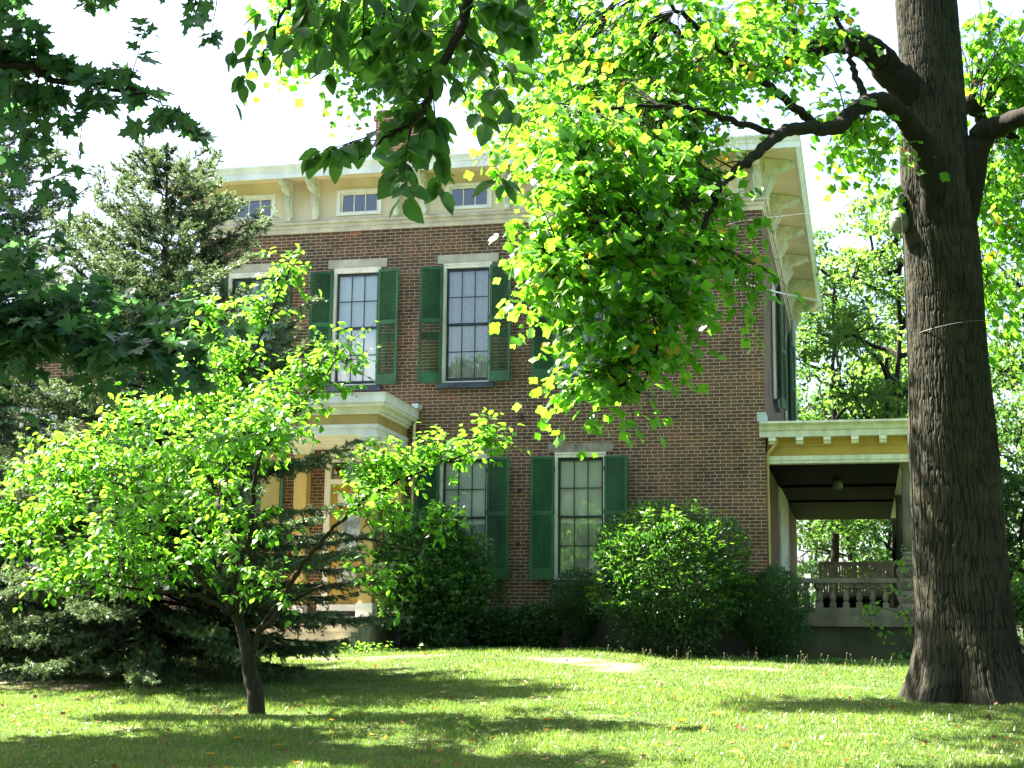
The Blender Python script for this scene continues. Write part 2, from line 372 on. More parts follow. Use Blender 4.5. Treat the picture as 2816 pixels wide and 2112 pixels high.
MT['litter'] = leaf_mat('fallen_leaf', [(0, (.06, .035, .02)), (.5, (.20, .09, .04)), (1, (.50, .28, .04))], None, .35, .6, .3, [(0, (.2, .08, .03)), (1, (.7, .35, .03))])

def ground_mat():
    m, N, out = new_mat('lawn_soil'); L = N.links
    g = nd(N, 'ShaderNodeNewGeometry')
    n1 = nd(N, 'ShaderNodeTexNoise'); n1.inputs['Scale'].default_value = 1.3; n1.inputs['Detail'].default_value = 8; L.new(g.outputs['Position'], n1.inputs[0])
    n2 = nd(N, 'ShaderNodeTexNoise'); n2.inputs['Scale'].default_value = 40; n2.inputs['Detail'].default_value = 5; L.new(g.outputs['Position'], n2.inputs[0])
    ad = nd(N, 'ShaderNodeMath', operation='MULTIPLY_ADD'); ad.inputs[1].default_value = .6; L.new(n2.outputs[0], ad.inputs[0]); L.new(n1.outputs[0], ad.inputs[2])
    r = ramp(N, [(.5, (.025, .04, .012)), (.8, (.05, .08, .018)), (1, (.09, .10, .04))]); L.new(ad.outputs[0], r.inputs[0])
    r2 = ramp(N, [(.5, (.085, .075, .045)), (1, (.25, .20, .15))]); L.new(ad.outputs[0], r2.inputs[0])
    a = nd(N, 'ShaderNodeAttribute'); a.attribute_name = 'tint'
    mx = nd(N, 'ShaderNodeMixRGB'); L.new(a.outputs['Fac'], mx.inputs[0]); L.new(r.outputs[0], mx.inputs[1]); L.new(r2.outputs[0], mx.inputs[2])
    p = principled(N, (.1, .1, .1), .95, .1); L.new(mx.outputs[0], p.inputs['Base Color'])
    b = nd(N, 'ShaderNodeBump'); b.inputs['Strength'].default_value = .8; b.inputs['Distance'].default_value = .03
    L.new(n2.outputs[0], b.inputs['Height']); L.new(b.outputs[0], p.inputs['Normal']); L.new(p.outputs[0], out.inputs[0])
    return m
MT['ground'] = ground_mat()

# ------------------------------------------------------------------ terrain
GY = [-400, 0, 6, 12, 16.5, 21, 25, 27, 29, 47, 70, 120, 600]
GZ = [-1.7, -1.62, -1.32, -.97, -.69, -.43, -.12, .02, .06, .05, -3.0, -7.0, -12.0]
def sstep(a, b, x):
    t = np.clip((np.asarray(x, float) - a) / (b - a), 0, 1); return t * t * (3 - 2 * t)
def gz(x, y):
    x = np.asarray(x, float); y = np.asarray(y, float)
    z = (np.interp(y - .8, GY, GZ) + np.interp(y, GY, GZ) + np.interp(y + .8, GY, GZ)) / 3
    z = z - .19 * sstep(-6, .3, x) * sstep(19, 27, y)
    z = z + (vnoise(x * .6 + 300, y * .6 + 300, 3) - .5) * .07 * sstep(-2, 6, y) * (1 - sstep(45, 60, y))
    return z
def ghit(px, py):
    r = ray(px, py); lo, hi = 4.0, 29.0
    for Y in np.arange(6, 29.5, .05):
        p = r * (Y / r[1])
        if p[2] <= gz(p[0], Y): return p
    return r * (26.0 / r[1])
def dirt(x, y):
    """bare trodden earth near the top of the lawn"""
    x = np.asarray(x, float); y = np.asarray(y, float)
    v = np.zeros(np.broadcast(x, y).shape)
    for cx, cy, rx, ry in DIRT:
        v = np.maximum(v, 1 - ((x - cx) / rx) ** 2 - ((y - cy) / ry) ** 2)
    nz = vnoise(x * 2.2 + 50, y * 2.2 + 90, 8) * .6 + vnoise(x * 6 + 10, y * 6 + 40, 9) * .4
    return sstep(.05, 1.0, v * .8 + (nz - .5) * 1.3)
DIRT = []
for px, py, rx, ry in [(960, 1812, 1.35, .8), (1120, 1806, 1.0, .6), (1560, 1815, .9, .55), (1660, 1828, .8, .7), (1700, 1842, .5, .8), (2010, 1836, .6, .4), (2120, 1842, .6, .35), (40, 1885, 2.2, .7)]:
    p = ghit(px, py); DIRT.append((p[0], p[1], rx, ry))
xs = np.unique(np.concatenate([np.linspace(-600, -32, 24), np.arange(-32, 14, .2), np.linspace(14, 600, 26)]))
ys = np.unique(np.concatenate([np.linspace(-400, 4, 18), np.arange(4, 32, .2), np.linspace(32, 600, 40)]))
GX, GYY = np.meshgrid(xs, ys, indexing='ij')
gzv = gz(GX, GYY)
nx, ny = len(xs), len(ys)
idx = np.arange(nx * ny).reshape(nx, ny)
F = np.stack([idx[:-1, :-1], idx[1:, :-1], idx[1:, 1:], idx[:-1, 1:]], -1).reshape(-1, 4)
V = np.stack([GX, GYY, gzv], -1).reshape(-1, 3)
tag(link('lawn', np_mesh('lawn', V, F, MT['ground'], dirt(GX, GYY).ravel(), True)), kind='structure')

# ------------------------------------------------------------------ the brick house
FY = 30.0                                       # facade plane
HX0, HX1, HYB = -13.92, -1.82, 43.5
house = thing('brick_house', 'two storey red brown brick house with cream bracketed eaves and green shutters', 'house', (-7.87, FY, 0.0))
WINX = [-12.68, -10.285, -7.875, -5.485]
UZ, LZ = 5.455, 1.44                            # sill heights of the two storeys
OW, OH = .52, 2.50                              # half width and height of a window opening

def wall_panel(mb, a0, a1, z0, z1, openings, plane, fixed, depth):
    """wall face with openings (a0,a1,z0,z1) and reveals; plane 'y' faces -y at y=fixed, 'x' faces +x at x=fixed"""
    A = sorted({a0, a1, *[o[0] for o in openings], *[o[1] for o in openings]})
    Zs = sorted({z0, z1, *[o[2] for o in openings], *[o[3] for o in openings]})
    def P(a, z, d=0.0): return (a, fixed + d, z) if plane == 'y' else (fixed - d, a, z)
    for i in range(len(A) - 1):
        for j in range(len(Zs) - 1):
            ca, cz = (A[i] + A[i + 1]) / 2, (Zs[j] + Zs[j + 1]) / 2
            if any(o[0] < ca < o[1] and o[2] < cz < o[3] for o in openings): continue
            mb.quad(P(A[i], Zs[j]), P(A[i + 1], Zs[j]), P(A[i + 1], Zs[j + 1]), P(A[i], Zs[j + 1]))
    for o in openings:
        mb.quad(P(o[0], o[2]), P(o[0], o[3]), P(o[0], o[3], depth), P(o[0], o[2], depth))
        mb.quad(P(o[1], o[3]), P(o[1], o[2]), P(o[1], o[2], depth), P(o[1], o[3], depth))
        mb.quad(P(o[0], o[3]), P(o[1], o[3]), P(o[1], o[3], depth), P(o[0], o[3], depth))
        mb.quad(P(o[1], o[2]), P(o[0], o[2]), P(o[0], o[2], depth), P(o[1], o[2], depth))

ops = [(x - OW, x + OW, UZ, UZ + OH) for x in WINX] + [(x - OW, x + OW, LZ, LZ + OH) for x in (WINX[0], WINX[2], WINX[3])]
ops.append((-10.86, -9.70, .90, 3.95))          # front door
SIDEY = [33.6, 38.6]
sops = [(y - OW, y + OW, UZ, UZ + OH) for y in SIDEY]
mb = MB()
wall_panel(mb, HX0, HX1, .86, 8.84, ops, 'y', FY, .14)
wall_panel(mb, FY, HYB, .86, 8.84, sops, 'x', HX1, .14)
mb.quad((HX0, HYB, .86), (HX0, FY, .86), (HX0, FY, 9.9), (HX0, HYB, 9.9))
mb.quad((HX1, HYB, .86), (HX0, HYB, .86), (HX0, HYB, 9.9), (HX1, HYB, 9.9))
wbuild(mb, 'wall', MT['brick'], house)
mb = MB(); mb.box(HX0 - .05, HX1 + .05, FY - .06, HYB + .05, -1.2, .86)
wbuild(mb, 'foundation', MT['found'], house)
# frieze board with attic windows, moulded band below it
attics = [(x - .42, x + .42, 9.20, 9.64) for x in WINX]
mb = MB()
wall_panel(mb, HX0 - .02, HX1 + .02, 9.06, 9.98, attics, 'y', FY - .03, .1)
wall_panel(mb, FY - .03, HYB, 9.06, 9.98, [], 'x', HX1 + .02, .1)
wall_panel(mb, HX0 - .02, HX1 + .02, 9.06, 9.98, [], 'y', HYB + .02, .1)
wbuild(mb, 'frieze', MT['cream'], house)
mb = MB()
for (p, za, zb) in [(.035, 8.80, 8.90), (.06, 8.90, 8.985), (.10, 8.985, 9.03), (.07, 9.03, 9.07)]:
    mb.box(HX0 - p, HX1 + p, FY - p, FY + .0, za, zb)
    mb.box(HX1, HX1 + p, FY + .0, HYB + p, za, zb)
    mb.box(HX0 - p, HX0, FY + .0, HYB + p, za, zb)
wbuild(mb, 'frieze_band', MT['stoneband'], house)
OV = .70
mb = MB()                                        # sloping soffit and eave
e0, e1, f0, f1 = HX0 - OV, HX1 + OV, FY - OV, HYB + OV
mb.quad((HX0, FY - .02, 9.965), (HX1, FY - .02, 9.965), (e1, f0, 9.85), (e0, f0, 9.85))
mb.quad((HX1 + .02, FY, 9.965), (HX1 + .02, HYB, 9.965), (e1, f1, 9.85), (e1, f0, 9.85))
mb.quad((HX0, HYB, 9.965), (HX0, FY, 9.965), (e0, f0, 9.85), (e0, f1, 9.85))
mb.quad((HX1, HYB, 9.965), (HX0, HYB, 9.965), (e0, f1, 9.85), (e1, f1, 9.85))
wbuild(mb, 'soffit', MT['cream'], house)
mb = MB()
prof = [(0, 9.83), (.03, 9.83), (.03, 9.955), (.05, 9.965), (.06, 10.01), (.10, 10.06), (.115, 10.07), (.115, 10.105), (0, 10.105)]
mb2 = MB()
mb.prism([(f0 - p, z) for p, z in prof], 'x', e0 - .115, e1 + .115)
wbuild(mb, 'cornice', MT['white'], house); mb = MB()
mb.prism([(f1 + p, z) for p, z in prof][::-1], 'x', e0 - .115, e1 + .115)
mb2.prism([(e1 + p, z) for p, z in prof][::-1], 'y', f0 + .002, f1 - .002)
wbuild(mb2, 'cornice', MT['greenwhite'], house); mb2 = MB()
mb2.prism([(e0 - p, z) for p, z in prof], 'y', f0 + .002, f1 - .002)
wbuild(mb, 'cornice', MT['white'], house); wbuild(mb2, 'cornice', MT['greenwhite'], house)
mb = MB()                                        # low hipped metal roof
r0, r1, q0, q1 = e0 - .10, e1 + .10, f0 - .10, f1 + .10
mb.add([(r0, q0, 10.11), (r1, q0, 10.11), (r1, q1, 10.11), (r0, q1, 10.11), (-9.8, 36.9, 10.55), (-5.9, 36.9, 10.55)],
       [(0, 1, 5, 4), (1, 2, 5), (2, 3, 4, 5), (3, 0, 4), (3, 2, 1, 0)])
roof = wbuild(mb, 'roof', MT['roof'], house)
mb = MB(); mb.box(-10.97, -10.05, 33.0, 33.9, 10.2, 12.35)
mb.box(-11.02, -10.0, 32.95, 33.95, 12.35, 12.47); mb.box(-10.97, -10.05, 33.0, 33.9, 12.47, 12.6)
wbuild(mb, 'chimney', MT['brick'], roof)

# scrolled eave brackets: one mesh, copied as parts
def bracket_mesh():
    mb = MB()
    prof = [(0, 9.07), (.09, 9.07), (.125, 9.095), (.125, 9.13), (.105, 9.145), (.115, 9.20), (.15, 9.29), (.205, 9.38), (.235, 9.46), (.225, 9.53), (.195, 9.57), (.215, 9.61),
            (.29, 9.635), (.39, 9.64), (.47, 9.67), (.54, 9.72), (.60, 9.745), (.63, 9.77), (.63, 9.84), (.60, 9.855), (0, 9.955)]
    mb.prism([(-p, z) for p, z in prof], 'x', -.055, .055)
    c = [(-(p + .012), z - .004) for p, z in prof[5:18]]                       # raised centre bead along the face
    for xo in (-.03, .03):
        mb.tube([(xo, y, z) for y, z in c], .011, 5)
    for s in (-1, 1):                             # raised scrolls on the cheeks
        x = s * .061
        sp = [(x, -(.12 + (.055 - .0032 * k) * math.cos(.55 * k)), 9.52 + (.055 - .0032 * k) * math.sin(.55 * k)) for k in range(15)]
        mb.tube(sp, .017, 5)
        sp = [(x, -(.30 + (.05 - .003 * k) * math.cos(.55 * k + 2)), 9.74 + (.05 - .003 * k) * math.sin(.55 * k + 2)) for k in range(15)]
        mb.tube(sp, .016, 5)
        mb.tube([(x, -.05, 9.14), (x, -.065, 9.24), (x, -.10, 9.33), (x, -.155, 9.41), (x, -.175, 9.48)], .020, 5)
        mb.tube([(x, -.26, 9.68), (x, -.36, 9.69), (x, -.45, 9.72), (x, -.53, 9.78), (x, -.58, 9.80)], .020, 5)
        mb.tube([(x, -.02, 9.64), (x, -.06, 9.70), (x, -.03, 9.77), (x, -.09, 9.82)], .014, 5)
    mb.V = [(v[0], v[1], v[2] - 9.07) for v in mb.V]
    return mb.mesh('bracket', MT['greenwhite'])
BRM = bracket_mesh()
for x in (-13.86, -11.84, -11.24, -9.43, -8.83, -7.03, -6.43, -4.63, -4.03, -2.215, -1.90):
    link('bracket', BRM, house, (x, FY - .03, 9.07))
for y in (30.25, 32.75, 35.3, 37.9, 40.5, 43.2):
    link('bracket', BRM, house, (HX1 + .02, y, 9.07), math.pi / 2)

# attic windows
for x in WINX:
    mb = MB()
    mb.box(x - .50, x + .50, FY - .065, FY - .028, 9.14, 9.20); mb.box(x - .50, x + .50, FY - .065, FY - .028, 9.64, 9.70)
    mb.box(x - .50, x - .42, FY - .065, FY - .028, 9.20, 9.64); mb.box(x + .42, x + .50, FY - .065, FY - .028, 9.20, 9.64)
    mb.box(x - .42, x - .38, FY + .0, FY + .05, 9.20, 9.64); mb.box(x + .38, x + .42, FY + .0, FY + .05, 9.20, 9.64)
    mb.box(x - .38, x + .38, FY + .0, FY + .05, 9.20, 9.235); mb.box(x - .38, x + .38, FY + .0, FY + .05, 9.605, 9.64)
    for q in (-.127, .127): mb.box(x + q - .011, x + q + .011, FY + .005, FY + .045, 9.235, 9.605)
    a = wbuild(mb, 'attic_window', MT['white'], house)
    mb = MB(); mb.quad((x - .38, FY + .03, 9.235), (x + .38, FY + .03, 9.235), (x + .38, FY + .03, 9.605), (x - .38, FY + .03, 9.605))
    wbuild(mb, 'pane', MT['glass'], a)
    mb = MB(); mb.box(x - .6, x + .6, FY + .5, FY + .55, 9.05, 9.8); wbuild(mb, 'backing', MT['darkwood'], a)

# full windows: casing with sash, pane, curtain, lintel and sill
def curtain_mesh(name, mat, x0, x1, z0, z1, yc, amp, waves, scal=0):
    n = 60; V = []; F = []
    for i in range(n + 1):
        t = i / n; x = x0 + (x1 - x0) * t
        y = yc + amp * math.sin(t * waves * 6.28) + amp * .5 * math.sin(t * waves * 15.1 + 1)
        zt = z1 - scal * abs(math.sin(t * 3 * math.pi)); V += [(x, y, z0), (x, y, zt)]
    for i in range(n): F.append((2 * i, 2 * i + 2, 2 * i + 3, 2 * i + 1))
    mb = MB(); mb.add(V, F); return mb.mesh(name, mat)
def casing_mesh():
    mb = MB()
    mb.box(-.52, -.465, -.012, .12, 0.03, 2.5); mb.box(.465, .52, -.012, .12, 0.03, 2.5); mb.box(-.465, .465, -.012, .12, 2.435, 2.5)
    mb.box(-.52, .52, -.03, .12, 2.5, 2.53); mb.box(-.52, .52, -.035, .12, 0, .03)
    return mb.mesh('window', MT['casing'])
def sash_mesh():
    mb = MB()
    def frame(y0, y1, z0, z1, rb, rt):
        mb.box(-.465, -.42, y0, y1, z0, z1); mb.box(.42, .465, y0, y1, z0, z1)
        mb.box(-.42, .42, y0, y1, z0, z0 + rb); mb.box(-.42, .42, y0, y1, z1 - rt, z1)
        for q in (-.14, .14): mb.box(q - .0095, q + .0095, y0 + .01, y1 - .004, z0 + rb, z1 - rt)
        zm = (z0 + rb + z1 - rt) / 2
        for a, b in ((-.42, -.1495), (-.1305, .1305), (.1495, .42)): mb.box(a, b, y0 + .01, y1 - .004, zm - .0095, zm + .0095)
    frame(.065, .10, 1.225, 2.435, .045, .06)
    frame(.102, .135, .03, 1.27, .09, .045)
    return mb.mesh('sash', MT['sash'])
def pane_mesh():
    mb = MB()
    mb.quad((-.42, .082, 1.27), (.42, .082, 1.27), (.42, .082, 2.375), (-.42, .082, 2.375))
    mb.quad((-.42, .12, .12), (.42, .12, .12), (.42, .12, 1.225), (-.42, .12, 1.225))
    return mb.mesh('pane', MT['glass'])
def lintel_mesh(mat):
    mb = MB(); mb.box(-.655, .655, -.022, .11, 2.532, 2.72); me = mb.mesh('lintel', mat)
    return me
def sill_mesh():
    mb = MB(); mb.box(-.60, .60, -.10, .12, -.12, -.002); return mb.mesh('sill', MT['sill'])
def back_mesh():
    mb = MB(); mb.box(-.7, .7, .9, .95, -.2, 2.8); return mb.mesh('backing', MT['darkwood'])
CAS, SAS, PAN, LIN, LING, SIL, BAK = casing_mesh(), sash_mesh(), pane_mesh(), lintel_mesh(MT['lintel']), lintel_mesh(MT['lintel_grey']), sill_mesh(), back_mesh()
LACE_FULL = curtain_mesh('curtain', MT['lace'], -.46, .46, .02, 2.45, .152, .010, 4)
LACE_SIDE = curtain_mesh('curtain', MT['lace_thin'], -.46, .46, .02, 2.45, .155, .012, 5)
SHADE = curtain_mesh('roller_shade', MT['shade'], -.46, .46, 1.12, 2.45, .142, .001, 1, .05)
LACE_LOW = curtain_mesh('curtain', MT['lace_thin'], -.46, .46, .02, 1.16, .155, .011, 4)

def shutter_mesh(hinge, open_low):
    """hinge -1: hangs left of its window (local x runs from the hinge outwards to -x)"""
    W, H, T = .485, 2.455, .036
    mb = MB(); s = hinge
    def bx(a, b, y0, y1, z0, z1): mb.box(min(s * a, s * b), max(s * a, s * b), y0, y1, z0, z1)
    bx(0, .058, 0, T, 0, H); bx(W - .058, W, 0, T, 0, H)
    for z0, z1 in ((0, .215), (1.27, 1.355), (2.395, H)): bx(.058, W - .058, .002, T - .002, z0, z1)
    for (za, zb, op) in ((.215, 1.27, open_low), (1.355, 2.395, False)):
        n = 30; dz = (zb - za) / n
        for k in range(n):
            z = za + (k + .5) * dz
            opn = op and not (19 < k < 24)
            c, t = (.012, .012) if opn else (.004, .017)
            x0, x1 = sorted((s * .058, s * (W - .058)))
            # slanted slat: outer edge low
            V = [(x0, .004, z - t), (x1, .004, z - t), (x1, .031, z + t - c), (x0, .031, z + t - c), (x0, .004, z - t + .007), (x1, .004, z - t + .007), (x1, .031, z + t - c + .007), (x0, .031, z + t - c + .007)]
            mb.add(V, [(0, 3, 2, 1), (4, 5, 6, 7), (0, 1, 5, 4), (1, 2, 6, 5), (2, 3, 7, 6), (3, 0, 4, 7)])
        if za < 1: bx(W / 2 - .006, W / 2 + .006, -.012, .001, za + .02, zb - .02)
    for z in (.35, 1.3, 2.15): bx(-.012, .02, -.006, 0, z, z + .09)
    return mb.mesh('shutter', MT['shutter'])
SHM = {(s, o): shutter_mesh(s, o) for s in (-1, 1) for o in (False, True)}
def window(x, z, curtain, lint, low=(False, False), side=False, shut=(True, True), y=None):
    loc = (x, FY, z) if not side else (HX1, y, z)
    rz = 0 if not side else math.pi / 2
    wdw = link('window', CAS, house, loc, rz)
    for nm, me in (('sash', SAS), ('pane', PAN), ('curtain', curtain), ('lintel', lint), ('sill', SIL), ('backing', BAK)):
        c = bpy.data.objects.new(nm, me); sc.collection.objects.link(c); c.parent = wdw
    if curtain is SHADE:
        c = bpy.data.objects.new('curtain', LACE_LOW); sc.collection.objects.link(c); c.parent = wdw
    for s, lo, on in ((-1, low[0], shut[0]), (1, low[1], shut[1])):
        if not on: continue
        if side: o = link('shutter', SHM[(s, lo)], house, (HX1 + .12, y + s * .50, z - .01), math.pi / 2 - s * rnd.uniform(.17, .24))
        else: o = link('shutter', SHM[(s, lo)], house, (x + s * .50, FY - .125, z - .012), -s * rnd.uniform(.15, .21))
window(WINX[0], UZ, LACE_FULL, LIN)
window(WINX[1], UZ, LACE_FULL, LIN, (False, True))
window(WINX[2], UZ, LACE_SIDE, LIN, (True, True))
window(WINX[3], UZ, LACE_SIDE, LIN)
window(WINX[0], LZ, LACE_SIDE, LING)
window(WINX[2], LZ, SHADE, LING)
window(WINX[3], LZ, SHADE, LING)
for yy in SIDEY: window(0, UZ, LACE_SIDE, LIN, side=True, y=yy)

# iron tie plates and little fixings on the brick
for x, z in [(-7.02 + .3, 3.22), (-7.02 + .27, 2.15), (-6.70, 4.72)]:
    mb = MB(); mb.lathe([(.035, 0), (.045, .02), (.03, .05), (.012, .08)], 0, 0, 10)
    mb.V = [(a, -c, b) for a, b, c in mb.V]
    o = mb.build('wall_anchor', MT['iron'], house, (x, FY - .002, z), True)

# front portico
mb = MB()
PX0, PX1, PYF = -11.45, -9.11, 27.95
def ring(mb, p, za, zb, yb=FY - .002):
    mb.box(PX0 - p, PX1 + p, PYF - p, yb, za, zb)
ring(mb, .24, 4.72, 4.89); ring(mb, .21, 4.66, 4.72); ring(mb, .10, 4.58, 4.66); ring(mb, .26, 4.89, 4.905)
ring(mb, .05, 4.52, 4.58)
prt = wbuild(mb, 'portico_roof', MT['white'], house)
mb = MB(); ring(mb, 0.0, 4.325, 4.52); wbuild(mb, 'frieze_board', MT['buff'], prt)
mb = MB(); ring(mb, .03, 4.25, 4.325); ring(mb, .012, 4.12, 4.25); wbuild(mb, 'architrave', MT['white'], prt)
mb = MB(); mb.box(-8.93, -8.80, 29.7, 29.998, 4.905, 5.0); wbuild(mb, 'flashing', MT['palepipe'], prt)
for cx, cy in ((PX0 + .15, 28.1), (PX1 - .15, 28.1), (PX0 + .15, 29.85), (PX1 - .15, 29.85)):
    mb = MB(); mb.box(cx - .135, cx + .135, cy - .135, cy + .135, .90, 4.0)
    c = wbuild(mb, 'portico_column', MT['buff'], house)
    mb = MB(); mb.box(cx - .20, cx + .20, cy - .149 if cy > 29 else cy - .20, cy + .145, 4.065, 4.118); mb.box(cx - .17, cx + .17, cy - .147 if cy > 29 else cy - .17, cy + .143, 4.0, 4.065); mb.box(cx - .15, cx + .15, cy - .146 if cy > 29 else cy - .15, cy + .141, 3.84, 3.875)
    wbuild(mb, 'capital', MT['white'], c)
    mb = MB(); mb.box(cx - .165, cx + .165, cy - .165, cy + .146, .645, .90); wbuild(mb, 'column_base', MT['white'], c)
mb = MB(); mb.box(PX0 - .05, PX1 + .06, 27.85, 29.93, .50, .644)
mb.box(PX0 + .02, PX1 - .02, 27.92, 29.92, -.6, .50)
wbuild(mb, 'portico_landing', MT['step'], house)
mb = MB()
for i, (zt, yf) in enumerate(((.49, 27.52), (.335, 27.20), (.18, 26.88))):
    mb.box(PX0 + .1, PX1 - .10 - .04 * i, yf, 27.918 - .0 if i == 0 else (27.52, 27.20)[i - 1] - .002, -.6, zt)
wbuild(mb, 'front_steps', MT['step'], house)
# front door: casing, transom, leaf with lace-curtained glass
mb = MB()
mb.box(-10.86, -10.74, FY - .03, FY + .12, .93, 3.93); mb.box(-9.82, -9.70, FY - .03, FY + .12, .93, 3.93)
mb.box(-10.74, -9.82, FY - .03, FY + .12, 3.86, 3.93); mb.box(-10.74, -9.82, FY - .01, FY + .12, 3.40, 3.50)
mb.box(-10.95, -9.61, FY - .05, FY - .001, 3.93, 4.08); mb.box(-10.90, -9.66, FY - .16, FY + .12, .80, .93)
dr = wbuild(mb, 'front_door', MT['white'], house)
mb = MB()
mb.box(-10.74, -10.60, FY + .05, FY + .10, .93, 3.40); mb.box(-9.96, -9.82, FY + .05, FY + .10, .93, 3.40)
for za, zb in ((.93, 1.30), (2.76, 2.95), (3.22, 3.40)): mb.box(-10.60, -9.96, FY + .05, FY + .10, za, zb)
mb.box(-10.60, -9.96, FY + .05, FY + .10, 1.72, 1.84)
wbuild(mb, 'door_leaf', MT['ochre'], dr)
mb = MB(); mb.box(-10.60, -9.96, FY + .07, FY + .085, 2.95, 3.22); mb.box(-10.52, -10.04, FY + .055, FY + .07, 3.0, 3.17); wbuild(mb, 'door_panel', MT['white'], dr)
mb = MB(); mb.quad((-10.60, FY + .075, 1.30), (-9.96, FY + .075, 1.30), (-9.96, FY + .075, 2.76), (-10.60, FY + .075, 2.76))
wbuild(mb, 'pane', MT['glass'], dr); mb = MB()
mb.quad((-10.74, FY + .07, 3.50), (-9.82, FY + .07, 3.50), (-9.82, FY + .07, 3.86), (-10.74, FY + .07, 3.86)); wbuild(mb, 'pane', MT['glass'], dr)
me = curtain_mesh('curtain', MT['lace'], -.33, .33, 0, 1.5, .12, .015, 6)
link('curtain', me, dr, (-10.28, FY, 1.28))
mb = MB(); mb.box(-10.291, -10.269, FY + .055, FY + .085, 3.50, 3.86); wbuild(mb, 'transom_bar', MT['white'], dr)
mb = MB(); mb.box(-11.0, -9.5, FY + .6, FY + .65, .8, 4.2); wbuild(mb, 'backing', MT['darkwood'], dr)
mb = MB(); mb.lathe([(.012, 0), (.03, .02), (.035, .04), (.02, .06)], 0, 0, 12); mb.V = [(a, -c, b) for a, b, c in mb.V]
mb.build('door_knob', MT['iron'], dr, (-9.89, FY + .05, 2.0), True)
mb = MB(); mb.tube(smooth_path([(-8.93, 29.9, 4.62), (-8.93, 29.9, 3.5), (-8.93, 29.9, 2.0), (-8.93, 29.9, .6)], 3), .033, 8)
wbuild(mb, 'downspout', MT['cream'], house, True)

# side porch
BX0, BX1, BYF, BYB = -1.80, 1.10, 30.15, 43.0
mb = MB()
cor = [(.0, 4.20), (.20, 4.20), (.20, 4.31), (.23, 4.33), (.25, 4.40), (.31, 4.44), (.33, 4.45), (.33, 4.49), (0, 4.49)]
mb.prism([(BYF - p, z) for p, z in cor], 'x', -1.93, BX1 + .3)
mb.prism([(BX1 + p, z) for p, z in cor][::-1], 'y', BYF, BYB)
mb.box(-1.90, BX1 + .25, BYF + .002, BYB, 4.21, 4.50)
pr = wbuild(mb, 'porch_roof', MT['greenwhite'], house)
mb = MB(); mb.box(-1.97, -1.80, BYF - .30, BYF + .35, 4.50, 4.68); wbuild(mb, 'gutter_end', MT['palepipe'], pr)
mb = MB(); mb.box(-1.795, BX1, BYF - .0, BYF + .2, 3.845, 4.02); mb.box(-1.795, BX1, BYF + .008, BYF + .2, 4.025, 4.20)
mb.box(BX1 - .2, BX1, BYF + .2, BYB, 3.845, 4.20)
wbuild(mb, 'frieze_board', MT['ochre'], pr)
mb = MB(); mb.box(-1.79, BX1 + .03, BYF - .03, BYF + .22, 3.76, 3.845); mb.box(-1.79, BX1 + .01, BYF - .012, BYF + .22, 3.70, 3.76)
mb.box(.72, BX1 + .02, BYF + .22, BYB, 3.70, 3.845)
wbuild(mb, 'beam', MT['greenwhite'], pr)
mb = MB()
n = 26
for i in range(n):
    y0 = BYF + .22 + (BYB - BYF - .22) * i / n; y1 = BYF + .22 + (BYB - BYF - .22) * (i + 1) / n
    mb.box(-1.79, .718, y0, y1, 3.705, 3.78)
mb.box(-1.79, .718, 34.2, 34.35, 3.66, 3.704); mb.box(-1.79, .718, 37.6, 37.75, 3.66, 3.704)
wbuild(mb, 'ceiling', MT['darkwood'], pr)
for i in range(6):
    x = -1.79 + .10 + i * .525
    mb = MB(); mb.prism([(BYF - .19, 4.199), (BYF - .19, 4.13), (BYF - .14, 4.115), (BYF - .12, 4.07), (BYF - .0005, 4.06), (BYF - .0005, 4.199)], 'x', x - .07, x + .07)
    wbuild(mb, 'dentil_block', MT['white'], pr)
mb = MB(); mb.tube(smooth_path([(-1.62, BYF - .12, 4.19), (-1.62, BYF - .12, 4.08), (-1.72, BYF - .10, 3.95), (-1.79, BYF - .07, 3.86), (-1.795, BYF - .06, 3.6), (-1.79, BYF - .06, 2.0), (-1.785, BYF - .06, .8)], 6), .034, 8)
wbuild(mb, 'downspout', MT['yellowpipe'], house, True)
mb = MB()
mb.lathe([(.0, 3.50), (.06, 3.505), (.10, 3.54), (.118, 3.60), (.10, 3.66), (.05, 3.695)], -.515, 33.2, 18)
wbuild(mb, 'globe_lamp', MT['lampglass'], pr, True)
